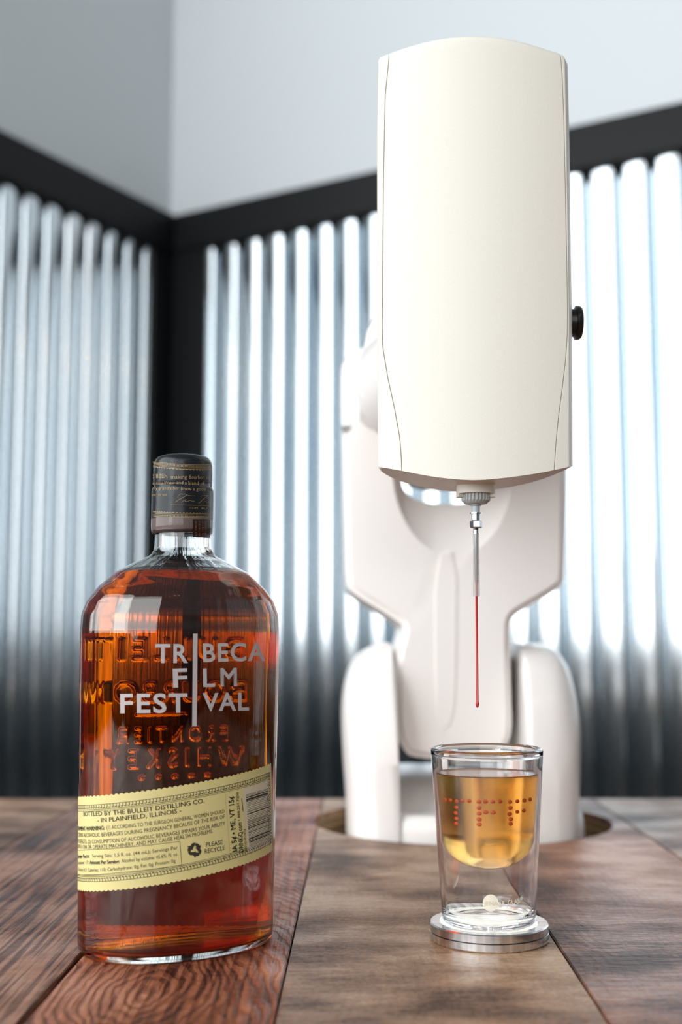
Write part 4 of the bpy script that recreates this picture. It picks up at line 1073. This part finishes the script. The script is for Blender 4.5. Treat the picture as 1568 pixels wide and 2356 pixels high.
def cap_rule(row_l, row_r, sag, wd, x0=352, x1=486, g_=gg):
    V = []; n = 40
    for i in range(n + 1):
        x = x0 + (x1 - x0) * i / n; t = (x - 418) / 68; y = row_l + (row_r - row_l) * (x - 352) / 134 + sag * t * t
        V += [fcp(x, y - wd / 2), fcp(x, y + wd / 2)]
    g_.add(V, [(2 * i, 2 * i + 2, 2 * i + 3, 2 * i + 1) for i in range(n)])
def teeth(row_l, row_r, sag, hgt, step, x0=352, x1=486, wd=.55, tri=False, up=False):
    x = x0
    while x < x1 - step:
        t = (x - 418) / 68; sp_ = step * max(.25, math.sqrt(max(0, 1 - t * t))); y = row_l + (row_r - row_l) * (x - 352) / 134 + sag * t * t
        if tri: gg.add([fcp(x, y), fcp(x + sp_, y), fcp(x + sp_ / 2, y + (-hgt if up else hgt))], [(0, 1, 2)])
        else: gg.add([fcp(x, y), fcp(x + sp_ * wd, y), fcp(x + sp_ * wd, y + hgt), fcp(x, y + hgt)], [(0, 1, 2, 3)])
        x += sp_
cap_rule(1064.5, 1072, -2.5, .9); teeth(1066, 1073.5, -2.5, 2.6, 3.0); cap_rule(1070, 1077.5, -2.5, .8); cap_rule(1073, 1080, -2.5, .7); cap_rule(1075.6, 1082.5, -2.5, .9); teeth(1076, 1083, -2.5, 2.2, 8, tri=True)
teeth(1178.5, 1182, -1.5, 1.8, 8, tri=True, up=True); cap_rule(1179.2, 1182.6, -1.5, .9); cap_rule(1182, 1185.4, -1.5, .7); teeth(1184.5, 1188, -1.5, 2.8, 3.0); cap_rule(1188.8, 1192.4, -1.5, 1.0)
def ctext(txt, xa_, ya_, xb_, yb_, cap, bold=.0): gg.add(*map_text(fcp, txt, *X7(xa_, ya_), *X7(xb_, yb_), cap / 9.8, bold, 2))
ctext('S', 112, 590, 150, 590, 85, .01); ctext('BEEN', 185, 588, 445, 585, 90, .01); ctext('making', 522, 602, 880, 602, 88); ctext('Bourbon', 935, 606, 1270, 615, 92); ctext('in', 1318, 618, 1375, 620, 70)
ctext('estone Water', 106, 735, 610, 722, 70); ctext('and a blend of', 645, 722, 1270, 745, 80); ctext('my grandfather', 105, 850, 700, 845, 70); ctext('knew a good', 748, 860, 1310, 876, 75)
ctext('and I do too.', 80, 1000, 440, 992, 70); cap_rule(1161, 1163.3, 0, .8, 393, 484); ctext('TOM', 925, 1284, 1130, 1286, 48, .01); ctext('BU', 1210, 1290, 1330, 1294, 46, .01)
def stroke(pts, wd):
    for (xa_, ya_), (xb_, yb_) in zip(pts, pts[1:]):
        (a1_, b1_), (a2_, b2_) = X7(xa_, ya_), X7(xb_, yb_); dx, dy = a2_ - a1_, b2_ - b1_; ln = math.hypot(dx, dy); ox, oy = -dy / ln * wd / 2, dx / ln * wd / 2
        gg.add([fcp(a1_ - ox, b1_ - oy), fcp(a2_ - ox, b2_ - oy), fcp(a2_ + ox, b2_ + oy), fcp(a1_ + ox, b1_ + oy)], [(0, 1, 2, 3)])
stroke([(668, 1030), (690, 975), (750, 945), (830, 950), (950, 985), (1065, 995)], .6); stroke([(890, 965), (800, 1020), (700, 1070), (610, 1135)], .9)
stroke([(750, 1135), (820, 1085), (870, 1075), (830, 1110), (890, 1120), (950, 1085), (985, 1105), (1055, 1110)], .7)
stroke([(1200, 1000), (1260, 985), (1350, 980), (1250, 1060), (1135, 1165)], .9); stroke([(1350, 980), (1320, 1050), (1370, 1020)], .6); stroke([(1260, 1130), (1300, 1110), (1330, 1135), (1380, 1125)], .7)
gg.link('capsule_print', M_gold, bottle, 'gold printed text and borders')
# dark strip stamp hanging below the capsule on the right
gs_ = Geo(); V = []
for i in range(9):
    for j in range(9):
        x = 443.5 + (484 - 443.5) * i / 8; y = 1195 + (1236 + 2.5 * (i / 8) - 1195) * j / 8; V.append(cap_pt(min(x, 483), y, .00022))
gs_.add(V, [(i * 9 + j, (i + 1) * 9 + j, (i + 1) * 9 + j + 1, i * 9 + j + 1) for i in range(8) for j in range(8)])
gs_.link('seal_strip', mat('dark_strip', (.012, .007, .006), .35), bottle, 'dark strip with small copper print', smooth=True)
go = Geo()
random.seed(12)                                     # columns of print too small to read: short strokes
for c0_ in (1080, 1160, 1235, 1300):
    y = 1560
    while y < 1900:
        h_ = random.choice((14, 20, 28)); w_ = random.choice((22, 34, 40))
        go.add([cap_pt(*X7(c0_ - w_ / 2, y), .00034), cap_pt(*X7(c0_ + w_ / 2, y + 3), .00034), cap_pt(*X7(c0_ + w_ / 2, y + 10), .00034), cap_pt(*X7(c0_ - w_ / 2, y + 7), .00034)], [(0, 1, 2, 3)])
        y += h_ + 6
go.link('strip_print', M_ogold, bottle, 'copper print on the seal strip')
